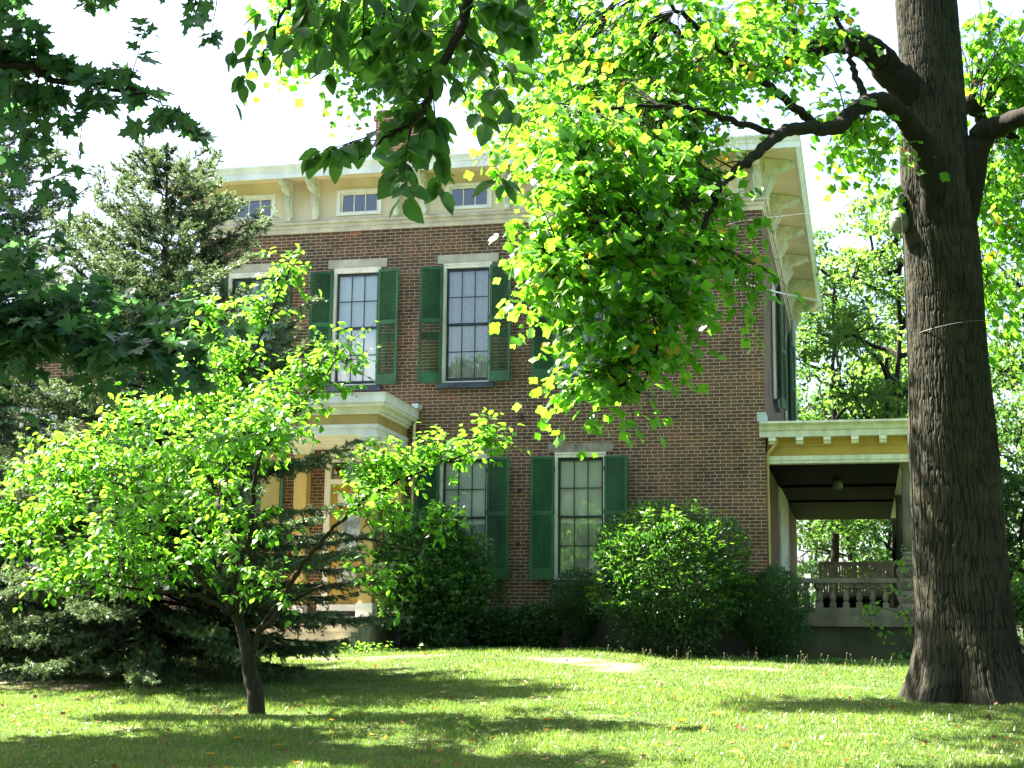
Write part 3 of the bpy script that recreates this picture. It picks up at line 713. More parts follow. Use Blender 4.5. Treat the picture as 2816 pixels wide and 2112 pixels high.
# deck, base wall
mb = MB(); mb.box(-1.77, 1.32, 30.02, BYB + .1, .565, .768); wbuild(mb, 'porch_deck', MT['concrete'], house)
mb = MB(); mb.box(-1.76, 1.26, 30.10, BYB, -1.6, .565); wbuild(mb, 'porch_base', MT['base_stone'], house)
def porch_column(cx, cy):
    mb = MB(); mb.lathe([(.105, 1.99), (.108, 2.4), (.10, 3.2), (.088, 3.56), (.10, 3.57), (.10, 3.59)], cx, cy, 24)
    c = wbuild(mb, 'porch_column', MT['concrete'], house, True)
    mb = MB(); mb.box(cx - .125, cx + .125, cy - .125, cy + .125, 3.64, 3.698); mb.box(cx - .11, cx + .11, cy - .11, cy + .11, 3.592, 3.64); wbuild(mb, 'capital', MT['concrete'], c)
    mb = MB(); mb.lathe([(.15, 1.80), (.16, 1.83), (.15, 1.87), (.125, 1.89), (.125, 1.92), (.14, 1.94), (.13, 1.965), (.108, 1.99)], cx, cy, 24); wbuild(mb, 'column_base', MT['concrete'], c, True)
    mb = MB(); z = .77                          # rock-faced pedestal blocks
    for k in range(4):
        h = .235; nn = 12
        V = []; Fq = []
        for a in range(4):
            for i in range(nn):
                for j in range(7):
                    u = -1 + 2 * i / (nn - 1); v = j / 6
                    edge = min(1 - abs(u), .35) / .35 * min(v, 1 - v, .3) / .3
                    d = .205 + edge * (.02 + .035 * rnd.random())
                    x, y = u * .205, -d
                    for _ in range(a): x, y = -y, x
                    V.append((cx + x, cy + y, z + v * h))
            b = a * nn * 7
            Fq += [(b + i * 7 + j, b + (i + 1) * 7 + j, b + (i + 1) * 7 + j + 1, b + i * 7 + j + 1) for i in range(nn - 1) for j in range(6)]
        mb.add(V, Fq); z += h + .004
    mb.box(cx - .24, cx + .24, cy - .24, cy + .24, z, 1.80)
    wbuild(mb, 'pedestal', MT['concrete'], c)
for cy in (30.38, 36.6, 42.75): porch_column(.835, cy)
bal = None
mb = MB(); mb.box(-1.76, .60, 30.27, 30.50, 1.40, 1.485); mb.box(-1.76, .60, 30.28, 30.49, .769, .925)
mb.box(.74, .95, 30.62, 36.36, 1.40, 1.485); mb.box(.75, .94, 30.62, 36.36, .769, .925)
mb.box(.74, .95, 36.84, 42.51, 1.40, 1.485); mb.box(.75, .94, 36.84, 42.51, .769, .925)
bal = wbuild(mb, 'balustrade', MT['concrete'], house)
def baluster_mesh():
    mb = MB(); mb.box(-.062, .062, -.062, .062, 0, .095); mb.box(-.062, .062, -.062, .062, .38, .474)
    mb.lathe([(.05, .096), (.045, .11), (.034, .12), (.05, .135), (.06, .17), (.06, .20), (.048, .26), (.033, .32), (.03, .345), (.045, .36), (.045, .379)], 0, 0, 18)
    return mb.mesh('baluster', MT['concrete'], False)
BALM = baluster_mesh()
for k in range(9): link('baluster', BALM, bal, (-1.60 + .247 * k, 30.385, .9255))
for k in range(22): link('baluster', BALM, bal, (.845, 30.85 + .25 * k, .9255))
for x0, x1 in ((-1.70, -1.36), (.0, .22)):
    mb = MB(); mb.box(x0, x1, 30.276, 30.2795, .772, .81); wbuild(mb, 'drain_slot', MT['iron'], bal)
# painted door surround and pilaster on the wall inside the porch
mb = MB(); mb.box(HX1 + .001, HX1 + .05, 34.2, 34.45, .78, 3.70); mb.box(HX1 + .001, HX1 + .05, 37.6, 37.9, .78, 3.70); mb.box(HX1 + .001, HX1 + .05, 34.45, 37.6, 3.4, 3.70)
mb.box(HX1 + .001, HX1 + .03, 34.45, 37.6, .78, 3.4)
wbuild(mb, 'side_door', MT['greenwhite'], house)
mb = MB(); mb.box(HX1 + .001, HX1 + .2, 30.36, 30.62, .77, 1.55); mb.box(HX1 + .001, HX1 + .15, 30.40, 30.58, 1.55, 1.7)
wbuild(mb, 'pedestal', MT['concrete'], house)
mb = MB(); mb.tube([(HX1 + .12, 41.0, 4.5), (HX1 + .12, 41.0, 6.5), (HX1 + .12, 41.0, 8.9)], .06, 8); wbuild(mb, 'downspout', MT['palepipe'], house, True)

# lower side wing behind the spruces
wing = thing('house_wing', 'lower brick wing with pale hipped roof set back behind the two spruces', 'house wing', (-19.5, 33.5, 0))
W0, W1, WY = -25.5, -13.97, 33.5
wo = [(x - OW, x + OW, z, z + 2.2) for x in (-23.4, -19.55, -16.4) for z in (4.3, 1.2)]
mb = MB(); wall_panel(mb, W0, W1, -1.2, 8.2, wo, 'y', WY, .14)
mb.quad((W0, 43, -1.2), (W0, WY, -1.2), (W0, WY, 8.2), (W0, 43, 8.2)); mb.quad((W1, 43, -1.2), (W0, 43, -1.2), (W0, 43, 8.2), (W1, 43, 8.2))
wbuild(mb, 'wall', MT['brick'], wing)
mb = MB(); mb.add([(W0 - .4, WY - .4, 8.22), (W1 - .0, WY - .4, 8.22), (W1 - .0, 43.4, 8.22), (W0 - .4, 43.4, 8.22), (-22, 38.2, 9.6), (-14.0, 38.2, 9.6)], [(0, 1, 5, 4), (1, 2, 5), (2, 3, 4, 5), (3, 0, 4), (3, 2, 1, 0)])
wbuild(mb, 'roof', MT['wingroof'], wing)
mb = MB(); mb.box(W0 - .42, W1, WY - .44, WY - .401, 8.02, 8.22); wbuild(mb, 'cornice', MT['white'], wing)
for o in wo:
    x, z = (o[0] + o[1]) / 2, o[2]
    mb = MB(); mb.box(x - .52, x - .45, WY - .01, WY + .1, z, z + 2.2); mb.box(x + .45, x + .52, WY - .01, WY + .1, z, z + 2.2); mb.box(x - .45, x + .45, WY - .01, WY + .1, z + 2.12, z + 2.2); mb.box(x - .45, x + .45, WY + .04, WY + .1, z + 1.05, z + 1.1); mb.box(x - .012, x + .012, WY + .05, WY + .09, z, z + 1.05); mb.box(x - .012, x + .012, WY + .05, WY + .09, z + 1.1, z + 2.12)
    f = wbuild(mb, 'window', MT['casing'], wing)
    mb = MB(); mb.quad((x - .45, WY + .08, z), (x + .45, WY + .08, z), (x + .45, WY + .08, z + 2.12), (x - .45, WY + .08, z + 2.12)); wbuild(mb, 'pane', MT['glass'], f)
    me = curtain_mesh('curtain', MT['lace'], -.46, .46, 0, 2.15, .16, .02, 4); link('curtain', me, f, (x, WY, z))
    for s in (-1, 1):
        mb = MB(); mb.box(min(x + s * .52, x + s * 1.0), max(x + s * .52, x + s * 1.0), WY - .05, WY - .01, z - .02, z + 2.2); wbuild(mb, 'shutter', MT['shutter'], wing)

# porch bench behind the balustrade
bench = thing('porch_bench', 'brown wooden panel-backed bench standing on the porch behind the stone balusters', 'bench', (-.18, 31.9, .77))
mb = MB()
mb.box(-.90, .54, 31.62, 31.66, 1.80, 1.88); mb.box(-.90, .54, 31.62, 31.66, 1.20, 1.27)
for x in (-.90, -.22, .47): mb.box(x, x + .07, 31.62, 31.66, 1.27, 1.80)
for i in range(26):
    x = -.82 + i * .051
    if abs(x + .185) > .06: mb.box(x, x + .043, 31.63, 31.65, 1.27, 1.80)
wbuild(mb, 'backrest', MT['brownwood'], bench)
mb = MB()
for i in range(5): mb.box(-.90, .54, 31.68 + i * .1, 31.765 + i * .1, 1.18, 1.21)
wbuild(mb, 'seat', MT['brownwood'], bench)
for x in (-.90, .47):
    for y in (31.60, 32.12):
        mb = MB(); mb.box(x, x + .07, y + (.061 if y < 32 else 0), y + .12, .77, 1.18); wbuild(mb, 'leg', MT['brownwood'], bench)
mb = MB(); mb.box(-.83, .47, 31.64, 31.66, .83, 1.16); wbuild(mb, 'apron', MT['darkwood'], bench)

# ------------------------------------------------------------------ foliage tools
def half(pts):
    L = [(x, y) for x, y in pts]
    return L + [(-x, y) for x, y in L[::-1] if abs(x) > 1e-6]
def fan(outline, c, fold=.18, curl=.12):
    O = [(0.0, 0.0)] if False else []
    pts = [(0.0, c)] + outline
    V = np.array([(x, y, fold * abs(x) - curl * y * y) for x, y in pts]); n = len(outline)
    F = np.array([(0, 1 + (i + 1) % n, 1 + i) for i in range(n)])
    return V, F
LF_TULIP = fan(half([(0, .06), (.26, 0), (.50, .20), (.40, .46), (.47, .70), (.36, .95), (.0, .80)]), .42)
LF_MAPLE = fan(half([(0, .02), (.13, -.08), (.32, -.02), (.36, .10), (.22, .17), (.44, .32), (.60, .36), (.50, .46), (.36, .45), (.40, .58), (.22, .52), (.15, .66), (.20, .80), (.08, .84), (0, 1.02)]), .34, .1, .15)
LF_OVAL = fan(half([(0, 0), (.20, .10), (.31, .34), (.27, .62), (.13, .86), (0, 1.0)]), .45, .22, .18)
LF_DOG = fan(half([(0, 0), (.24, .18), (.31, .45), (.20, .75), (0, 1.0)]), .45, .25, .25)
LF_SLIM = fan(half([(0, 0), (.14, .25), (.15, .55), (0, 1.0)]), .45, .2, .15)
LF_DIA = (np.array([(0, 0, 0), (.28, .5, .06), (0, 1, -.08), (-.28, .5, .06)]), np.array([(0, 1, 2), (0, 2, 3)]))

def unit(v):
    v = np.asarray(v, float); return v / (np.linalg.norm(v, axis=-1, keepdims=True) + 1e-9)
def leaf_mesh(tmpl, P, D, U, S):
    """place a leaf template at points P, pointing along D, upper side towards U"""
    T, Fc = tmpl
    D = unit(D); X = unit(np.cross(D, U)); Zx = np.cross(X, D)
    V = P[:, None, :] + S[:, None, None] * (T[None, :, 0:1] * X[:, None, :] + T[None, :, 1:2] * D[:, None, :] + T[None, :, 2:3] * Zx[:, None, :])
    n, k = len(P), len(T)
    F = (Fc[None] + (np.arange(n) * k)[:, None, None]).reshape(-1, Fc.shape[1])
    return V.reshape(-1, 3), F

class Crown:
    """leaves and twigs of one plant"""
    def __init__(s): s.P = []; s.D = []; s.U = []; s.S = []; s.T = []; s.wood = Sticks()
    def leaf(s, P, D, U, S, T):
        s.P.append(P); s.D.append(D); s.U.append(U); s.S.append(S); s.T.append(T)
    def twig(s, p0, dirv, length, nl, size, droop=.35, spread=.8, thick=.004, tint=(0, .88), hang=.5, wood=True, k=3, ujit=.5):
        """a drooping twig with alternate leaves"""
        m = 6; t = np.linspace(0, 1, m)
        d = unit(dirv + rng.normal(0, .12, 3))
        pts = p0 + np.outer(t, d) * length + np.outer(t * t, [0, 0, -droop * length]) + rng.normal(0, .012 * length, (m, 3)) * t[:, None]
        if wood: s.wood.add(pts, np.linspace(thick, thick * .4, m), k)
        tl = rng.uniform(.15, 1.0, nl); tl[0] = 1.0
        q = tl * (m - 1); i = np.minimum(q.astype(int), m - 2); f = (q - i)[:, None]
        P = pts[i] * (1 - f) + pts[i + 1] * f
        ax = unit(pts[-1] - pts[0]); side = unit(np.cross(ax, [0, 0, 1.0]) + 1e-3)
        sg = np.where(np.arange(nl) % 2 == 0, 1.0, -1.0)[:, None]
        D = ax * .5 + side * sg * spread + rng.normal(0, .3, (nl, 3)); D[:, 2] -= hang
        U = np.array([0, 0, 1.0]) + rng.normal(0, ujit, (nl, 3))
        S = size * rng.uniform(.5, 1.35, nl)
        T = rng.uniform(tint[0], tint[1], nl)
        P = P + unit(D) * (S * .18)[:, None]
        s.leaf(P, D, U, S, T)
    def build(s, name, tmpl, mat, parent, smooth=False, extra_tint=None):
        P = np.concatenate(s.P); D = np.concatenate(s.D); U = np.concatenate(s.U); S = np.concatenate(s.S); T = np.concatenate(s.T)
        V, F = leaf_mesh(tmpl, P, D, U, S)
        return wnp(name, V, F, mat, parent, np.repeat(T, len(tmpl[0])), smooth)
    def build_wood(s, name, mat, parent):
        if s.wood.n == 0: return
        V, F = s.wood.done(); wnp(name, V, F, mat, parent, None, True)

def bough(cr, a, b, r0, r1, ntw, tl, nl, size, sag=.12, tmin=.25, out=.7, **k):
    """branch from a to b carrying twigs along its outer part"""
    a = np.asarray(a, float); b = np.asarray(b, float); L = np.linalg.norm(b - a)
    t = np.linspace(0, 1, 9)[:, None]
    bow = rng.normal(0, .06, 3) * L; bow[2] = abs(bow[2]) + sag * L
    pts = a + (b - a) * t + bow * (4 * t * (1 - t)) * .5 + rng.normal(0, .012 * L, (9, 3)) * t
    cr.wood.add(pts, np.linspace(r0, r1, 9), 5)
    ax = unit(b - a)
    for _ in range(ntw):
        u = rng.uniform(tmin, 1.0); q = u * 8; i = min(int(q), 7); p = pts[i] * (1 - (q - i)) + pts[i + 1] * (q - i)
        dv = ax * .55 + rng.normal(0, out, 3)
        cr.twig(p, dv, tl * rng.uniform(.6, 1.3), nl, size, **k)
    return pts
def in_ellipsoid(n, c, r, shell=.0):
    v = unit(rng.normal(0, 1, (n, 3))); u = rng.uniform(shell ** 3, 1, n) ** (1 / 3)
    return np.asarray(c) + v * u[:, None] * np.asarray(r)
def nearest(paths, p):
    best = None
    for pts in paths:
        d = np.linalg.norm(pts - p, axis=1); i = int(np.argmin(d))
        if best is None or d[i] < best[0]: best = (d[i], pts[i])
    return best[1]

# ------------------------------------------------------------------ the big tulip tree
TX, TY = 1.12, 19.7
tulip = thing('tulip_tree', 'huge furrowed tulip tree trunk at the right with bright green leaves overhanging the lawn', 'tree', (TX, TY, -.6))
def trunk_axis(z): return TX + .06 - .021 * (z + .4), TY
def trunk_rad(z):
    return np.interp(z, [-1, -.2, .3, .9, 2.7, 4.6, 6.5, 8.5, 12, 18, 24], [.78, .66, .59, .55, .515, .47, .43, .38, .31, .18, .05])
nth, nz_ = 1000, 900
th = np.arange(nth) * 2 * math.pi / nth; zz = np.concatenate([np.linspace(-1.0, 10, 840), np.linspace(10.1, 24, 60)])
TH, ZZ = np.meshgrid(th, zz)
uu = TH / (2 * math.pi)
warp = (vnoise(uu * 14, ZZ * 1.1, 21, 14) - .5) * 1.1
n1 = vnoise(uu * 170 + warp * 5, ZZ * 4.6 + 20, 22, 170); n2 = vnoise(uu * 300 + warp * 8, ZZ * 10 + 20, 23, 300); n3 = vnoise(uu * 200, ZZ * 24, 24, 200)
r1 = np.clip(np.abs(2 * n1 - 1) * 2.6, 0, 1) ** .7; r2 = np.clip(np.abs(2 * n2 - 1) * 2.2, 0, 1) ** .7
ridge = r1 * .6 + r2 * .27 + n3 * .13
fl = np.exp(-np.maximum(ZZ + .55, 0) / .45)
R = trunk_rad(ZZ) * (1 + fl * (.15 * np.sin(5 * TH + .8) + .12 * np.sin(9 * TH + 2) + .13)) + (vnoise(uu * 6, ZZ * .8 + 9, 25, 6) - .5) * .05 * (1 + 2 * fl)
R = R + (ridge - .7) * .028 * np.clip(trunk_rad(ZZ) / .5, .3, 1.1)
AX = TX + .06 - .021 * (ZZ + .4)
V = np.stack([AX + R * np.cos(TH), TY + R * np.sin(TH), ZZ], -1).reshape(-1, 3)
idx = np.arange(len(zz) * nth).reshape(len(zz), nth); i2 = np.roll(idx, -1, 1)
F = np.stack([idx[:-1], i2[:-1], i2[1:], idx[1:]], -1).reshape(-1, 4)
wnp('trunk', V, F, MT['bark_furrow'], tulip, ridge.ravel(), True)
tp = []                                         # limb paths
def limb(ctrl, r0, r1, name='limb', mat='bark_tulip', parent=None, per=8, wob=.012, k=14, store=None, taper=1.0):
    pts = smooth_path(ctrl, per, wob); n = len(pts)
    rad = r0 + (r1 - r0) * np.linspace(0, 1, n) ** taper
    V, F = tube(pts, rad, k)
    wnp(name, V, F, MT[mat], parent, None, True)
    if store is not None: store.append(pts)
    return pts
A = lambda x, y, Y: at(x, y, Y)
# low drooping limb on the near side
low = limb([(TX - .1, TY - .1, 4.9), A(2555, 445, 19.15), A(2510, 360, 18.9), A(2440, 285, 18.4), A(2365, 292, 17.8), A(2300, 350, 17.2), A(2200, 352, 16.4), A(2130, 380, 15.8), A(2060, 440, 15.2), A(1990, 500, 14.7), A(1900, 560, 14.2), A(1780, 610, 13.7), A(1690, 640, 13.3)], .20, .012, parent=tulip, store=tp, taper=.55)
up = limb([(TX - .05, TY, 6.9), A(2450, 200, 19.3), A(2390, 135, 18.9), A(2310, 112, 18.6), A(2230, 140, 18.3), A(2140, 180, 18.1), A(2040, 190, 17.9), A(1900, 120, 17.6), A(1780, 20, 17.3), A(1600, -80, 17)], .25, .02, parent=tulip, store=tp, taper=.7)
rl = limb([(TX + .1, TY, 5.0), A(2690, 400, 19.5), A(2740, 352, 19.3), A(2816, 318, 19.0), A(2950, 250, 18.4), A(3200, 150, 17.6)], .20, .05, parent=tulip, store=tp)
rl2 = limb([(TX + .1, TY + .2, 6.7), A(2660, 285, 20.2), A(2710, 340, 20.6), A(2790, 380, 21), A(2900, 420, 21.5)], .12, .03, parent=tulip, store=tp)
hi = [limb([(TX, TY, 8.5), (TX - 1.2, TY - .8, 9.6), (TX - 3.0, TY - 1.2, 10.2), (TX - 5.5, TY + .3, 10.0), (TX - 7.6, TY + .7, 9.2)], .20, .03, parent=tulip, store=tp),
      limb([(TX, TY, 9.5), (TX - .5, TY - 2, 10.8), (TX - 1.2, TY - 5, 11.0), (TX - 2.0, TY - 7.5, 9.5)], .18, .03, parent=tulip, store=tp),
      limb([(TX, TY, 10), (TX + 2, TY + .5, 11.2), (TX + 4.5, TY - .5, 11.0)], .18, .03, parent=tulip, store=tp)]
lowsub = [limb([A(2250, 345, 16.9), A(2180, 290, 16.6), A(2080, 210, 16.4), A(1990, 140, 16.0), A(1880, 40, 15.7), A(1800, -30, 15.5)], .055, .02, 'branch', parent=tulip, store=tp, k=8),
          limb([A(2150, 372, 16.0), A(2010, 330, 15.4), A(1900, 300, 15.0), A(1760, 290, 14.4), A(1600, 310, 13.8)], .04, .012, 'branch', parent=tulip, store=tp, k=8),
          limb([A(1985, 505, 14.7), A(1930, 640, 14.3), A(1890, 730, 14.0), A(1850, 860, 13.6), A(1800, 980, 13.3), A(1760, 1080, 13.1)], .03, .008, 'branch', parent=tulip, store=tp, k=8),
          limb([A(1890, 560, 14.2), A(1760, 660, 13.6), A(1640, 720, 13.2), A(1500, 780, 12.9)], .03, .008, 'branch', parent=tulip, store=tp, k=8),
          limb([A(2390, 300, 18.0), A(2360, 220, 18.2), A(2330, 130, 18.3), A(2290, 20, 18.4), A(2260, -60, 18.4)], .05, .02, 'branch', parent=tulip, store=tp, k=8)]
cr = Crown(); crf = Crown()
def tulip_spray(x, y, Y, n, rx, ry, ry3, tl=.45, nl=6, size=.094, src=None, tint=(0, .88), cro=None, droop=.5):
    c = A(x, y, Y); s = Y / FPX
    for p in in_ellipsoid(n, c, (rx * s, ry3, ry * s), .3):
        a = nearest(src or tp, p)
        d = p - a; L = np.linalg.norm(d)
        if L > 2.2: a = p - d / L * 2.2 * rng.uniform(.6, 1)
        bough(cro or cr, a, p, .009, .0035, 5, tl, nl, size, tint=tint, droop=droop, sag=.1)
# hanging curtain of leaves in front of the facade: (px, py, Y, boughs, half width px, half height px, half depth m)
for q in [(1560, 400, 13.6, 30, 170, 100, .8), (1720, 480, 14.0, 30, 170, 110, .8), (1540, 560, 13.4, 17, 130, 80, .9), (1690, 650, 13.6, 17, 150, 80, .9), (1560, 760, 13.2, 15, 120, 70, .7), (1480, 660, 13.3, 8, 50, 70, .4),
          (1640, 900, 13.1, 12, 120, 70, .6), (1790, 830, 13.5, 12, 100, 80, .6), (1850, 690, 13.9, 14, 100, 80, .6), (1590, 1020, 13.0, 8, 90, 40, .3), (1740, 980, 13.2, 8, 90, 50, .3), (1860, 420, 15, 24, 120, 90, .6), (1890, 560, 14.6, 9, 80, 60, .4), (1850, 880, 13.6, 7, 50, 70, .3),
          (2030, 730, 14.4, 4, 80, 20, .25), (2110, 770, 14.5, 3, 45, 20, .2), (1440, 430, 16.2, 18, 80, 110, .7), (1500, 370, 17.2, 22, 110, 80, .8), (1560, 300, 18.5, 18, 130, 80, .8), (1990, 560, 14.8, 5, 60, 50, .3)]:
    tulip_spray(*q)
# upper canopy
for q in [(1650, 230, 16, 34, 260, 130, 1.0), (1900, 150, 16, 30, 230, 140, 1.0), (1800, 300, 15.5, 26, 220, 90, .8), (1500, 90, 17, 26, 200, 120, 1.0), (1250, 60, 19.5, 22, 230, 90, 1.0), (1000, 180, 20, 20, 100, 150, .6),
          (960, 40, 20, 16, 180, 60, .7), (780, 90, 20, 22, 120, 90, .6), (800, 160, 20, 6, 60, 45, .4), (1330, 230, 18.5, 14, 120, 140, .8), (1010, 300, 20, 8, 60, 60, .4), (2080, 140, 17, 24, 190, 110, .8), (2150, 30, 18, 18, 170, 60, .8), (2280, 90, 18.5, 6, 80, 50, .5),
          (1150, 130, 20, 12, 140, 70, .7), (2320, 300, 18, 9, 110, 60, .5), (2350, 400, 18.6, 6, 60, 70, .4), (2420, 420, 18.9, 4, 40, 50, .3)]:
    tulip_spray(*q, tl=.55, droop=.45)
# right side hangings
for q in [(2700, 90, 21, 22, 110, 110, .8), (2770, 250, 21, 20, 80, 120, .8), (2740, 500, 21.5, 18, 80, 140, .7), (2760, 720, 21.5, 18, 70, 140, .6), (2780, 930, 21.5, 9, 60, 110, .5), (2700, 640, 21.2, 7, 40, 90, .4), (2800, 60, 20, 14, 120, 110, .8), (2810, 500, 20.5, 12, 70, 160, .6)]:
    tulip_spray(*q, src=[rl, rl2], droop=.9)
# high crown above the picture, with unseen side masses added to block sky
for c, r, n in [((-6.5, 20.3, 9.6), (2.2, 1.6, 1.2), 34), ((-2, 17, 11.5), (3, 3, 1.5), 40), ((2.5, 19, 13), (4, 3.5, 2), 60), ((1.5, 20, 17), (3.5, 3.5, 3), 50), ((5.5, 19, 10), (2.5, 2.5, 2), 40), ((-1.0, 13.2, 9.0), (2.5, 2.0, 1.0), 26), ((6.5, 15, 6.5), (3.2, 5, 4.5), 130), ((7.0, 24, 7), (3.2, 4, 5), 110)]:
    for p in in_ellipsoid(n, c, r, .3):
        a = nearest(tp, p); d = p - a; L = np.linalg.norm(d)
        if L > 2.0: a = p - d / L * 2.0
        bough(crf, a, p, .012, .004, 5, .7, 6, .15 if p[0] < 3.6 else .28)
T_all = [t for t in cr.T]
for i in range(len(cr.T)):                      # a few leaves already yellow
    m_ = rng.random(len(cr.T[i])) < .014
    cr.T[i] = np.where(m_, rng.uniform(.92, 1, len(cr.T[i])), cr.T[i])
cr.build('crown', LF_TULIP, MT['leaf_tulip'], tulip); cr.build_wood('twig_growth', MT['bark_dark'], tulip)
crf.build('upper_shade_crown', LF_TULIP, MT['leaf_tulip'], tulip); crf.build_wood('upper_shade_twig_growth', MT['bark_dark'], tulip)

# ------------------------------------------------------------------ elm: dark branch hanging into the top of the picture
elm = thing('elm_tree', 'tree with dark oval leaves whose shaded branch hangs in front of the chimney', 'tree', (2.6, 5.2, -1.35)); ep = []
limb([(2.6, 5.2, -1.5), (2.62, 5.2, 1), (2.5, 5.3, 4), (2.2, 5.5, 6.5), (1.5, 5.8, 9)], .26, .10, 'trunk', 'bark_grey', elm, store=ep)
limb([(2.5, 5.3, 4.3), (1.2, 6.0, 5.2), (-.2, 6.6, 4.9), A(1310, -160, 7.0), A(1288, 0, 7.0), A(1262, 90, 7.0), A(1214, 182, 7.0), A(1178, 272, 7.0), A(1130, 340, 7.0), A(1050, 385, 7.0), A(985, 440, 7.0)], .052, .003, 'limb', 'bark_dark', elm, store=ep, taper=.8, wob=.004)
limb([(2.3, 5.4, 5.8), (-.5, 6.5, 6.6), (-3.5, 7.4, 7.0), (-6.5, 8.0, 7.2)], .12, .03, 'limb', 'bark_dark', elm, store=ep)
limb([A(1300, -200, 7.0), A(1200, -120, 7.2), A(1000, -90, 7.3), A(820, -30, 7.3), A(775, 45, 7.25), A(735, 130, 7.2), A(690, 180, 7.2)], .02, .003, 'limb', 'bark_dark', elm, store=ep, k=8)
cr = Crown()
rng = np.random.default_rng(31)
for (ax, ay, bx, by, n) in [(1050, 385, 860, 470, 8), (1110, 350, 880, 395, 7), (1178, 272, 930, 285, 9), (1140, 330, 1010, 500, 10), (1178, 300, 1190, 540, 9), (1190, 250, 1360, 470, 13), (1214, 182, 1060, 190, 8), (1262, 90, 1100, 60, 8), (1290, 0, 1420, 130, 9),
                            (1262, 90, 1400, 220, 9), (1214, 182, 1330, 330, 8), (1360, 470, 1400, 440, 4), (1130, 340, 1100, 545, 7), (1000, -60, 960, 120, 8), (880, -50, 850, 170, 7), (1288, 0, 1180, -30, 7), (1120, -100, 1060, 40, 7), (1320, -100, 1460, 60, 9), (1280, 40, 1090, 190, 8), (1240, 130, 1180, 230, 9), (1180, 270, 1080, 310, 9), (1150, 320, 1230, 400, 8), (1000, 430, 930, 470, 5), (1290, 0, 1360, 90, 8), (1270, 80, 1450, 190, 8), (1100, -60, 1130, 110, 8), (900, -60, 920, 60, 7), (1010, -80, 1040, 100, 7), (1214, 182, 1110, 240, 8), (1178, 272, 1280, 330, 7), (1400, -80, 1500, 110, 8), (850, -60, 870, 60, 7), (960, -90, 900, 140, 8), (1060, -70, 1000, 60, 8), (1150, -60, 1180, 120, 8), (1240, -40, 1210, 90, 7), (1340, -60, 1310, 170, 8), (1420, -60, 1380, 110, 8), (1130, 60, 1040, 250, 8), (800, -50, 830, 110, 6), (1460, -60, 1440, 200, 7)]:
    a = A(ax, ay, 7 + rng.uniform(-.15, .15)); b = A(bx, by, 7 + rng.uniform(-.35, .35))
    L = np.linalg.norm(b - a)
    cr.twig(a, b - a, L, int(n * 2.0), .112, droop=.06, spread=.75, thick=.004, hang=.45, k=4)
for (x, y) in [(690, 180), (735, 130), (775, 45), (700, 60), (740, 20)]:
    a = A(x, y, 7.2); cr.twig(a, np.array([-.6, 0, -.45]), .16, 4, .125, thick=.002)
for (x, y) in [(1120, 490), (1265, 550)]: pass
cr_shade = Crown(); rng = np.random.default_rng(32)  # unseen crown masses, added to keep sun and sky light off
for c, r, n in [((-5.0, 7.8, 7.4), (3.4, 2.8, 1.3), 110), ((-1.5, 7.0, 7.0), (2.0, 2.0, 1.0), 40), ((1.5, 5.5, 9), (3, 3, 2), 50), ((3.5, 1, 8), (4.5, 4.5, 3), 150), ((5, -5, 7), (5, 4.5, 4), 190), ((-3.0, -6, 8), (5, 4, 3.5), 190)]:
    for p in in_ellipsoid(n, c, r, .0):
        a = nearest(ep, p); d = p - a; L = np.linalg.norm(d)
        if L > 1.2: a = p - d / L * 1.2
        bough(cr_shade, a, p, .01, .004, 6, .5, 6, .14 if p[1] > 5 else .30)
cr.build('foliage', LF_OVAL, MT['leaf_elm'], elm); cr.build_wood('twig_growth', MT['bark_dark'], elm)
cr_shade.build('crown', LF_OVAL, MT['leaf_elm'], elm); cr_shade.build_wood('upper_shade_twig_growth', MT['bark_dark'], elm)

# ------------------------------------------------------------------ maple: dark lobed leaves at the left
rng = np.random.default_rng(33)
maple = thing('maple_tree', 'tree with dark pointed lobed leaves shading the left edge and upper left corner', 'tree', (-6.4, 7.6, -1.25)); mp_ = []
limb([(-6.4, 7.6, -1.4), (-6.35, 7.6, 1.5), (-6.5, 7.7, 4.5), (-7, 7.9, 8)], .28, .10, 'trunk', 'bark_grey', maple, store=mp_)
limb([(-6.38, 7.6, 1.4), (-5.4, 7.7, 1.8), A(60, 880, 7.8), A(200, 900, 7.8), A(340, 940, 7.8), A(470, 960, 7.8), A(540, 1000, 7.8)], .06, .004, 'limb', 'bark_dark', maple, store=mp_, taper=.6)
limb([(-6.4, 7.6, 2.8), (-5.4, 7.5, 3.3), A(30, 180, 7.4), A(130, 210, 7.4), A(260, 235, 7.4), A(380, 255, 7.4), A(470, 300, 7.4)], .05, .003, 'limb', 'bark_dark', maple, store=mp_, taper=.6)
limb([(-6.45, 7.6, 4.2), (-5.2, 7.4, 4.3), A(150, -60, 7.5), A(320, -30, 7.5), A(480, -40, 7.5), A(600, -20, 7.5)], .05, .004, 'limb', 'bark_dark', maple, store=mp_)
limb([(-6.6, 7.7, 5.5), (-7.6, 10.5, 7.2), (-8.6, 13, 7.8), (-9.4, 14.4, 7.9)], .09, .02, 'limb', 'bark_dark', maple, store=mp_)  # this limb and the next are unseen, added to carry shading leaves
limb([(-6.4, 7.7, 3.2), (-8, 10, 4.3), (-10, 12.6, 5.0), (-11.5, 14, 5.2)], .10, .02, 'limb', 'bark_dark', maple, store=mp_)
cr = Crown()
def maple_twigs(items, Y):
    for (x, y, n, tl) in items:
        p = A(x, y, Y + rng.uniform(-.3, .3)); a = nearest(mp_, p)
        d = p - a; L = np.linalg.norm(d)
        cr.twig(a, d + rng.normal(0, .15, 3), L, int(max(4, n * 2.0)), .108, droop=.05, spread=.9, thick=.004, hang=.3, k=4)
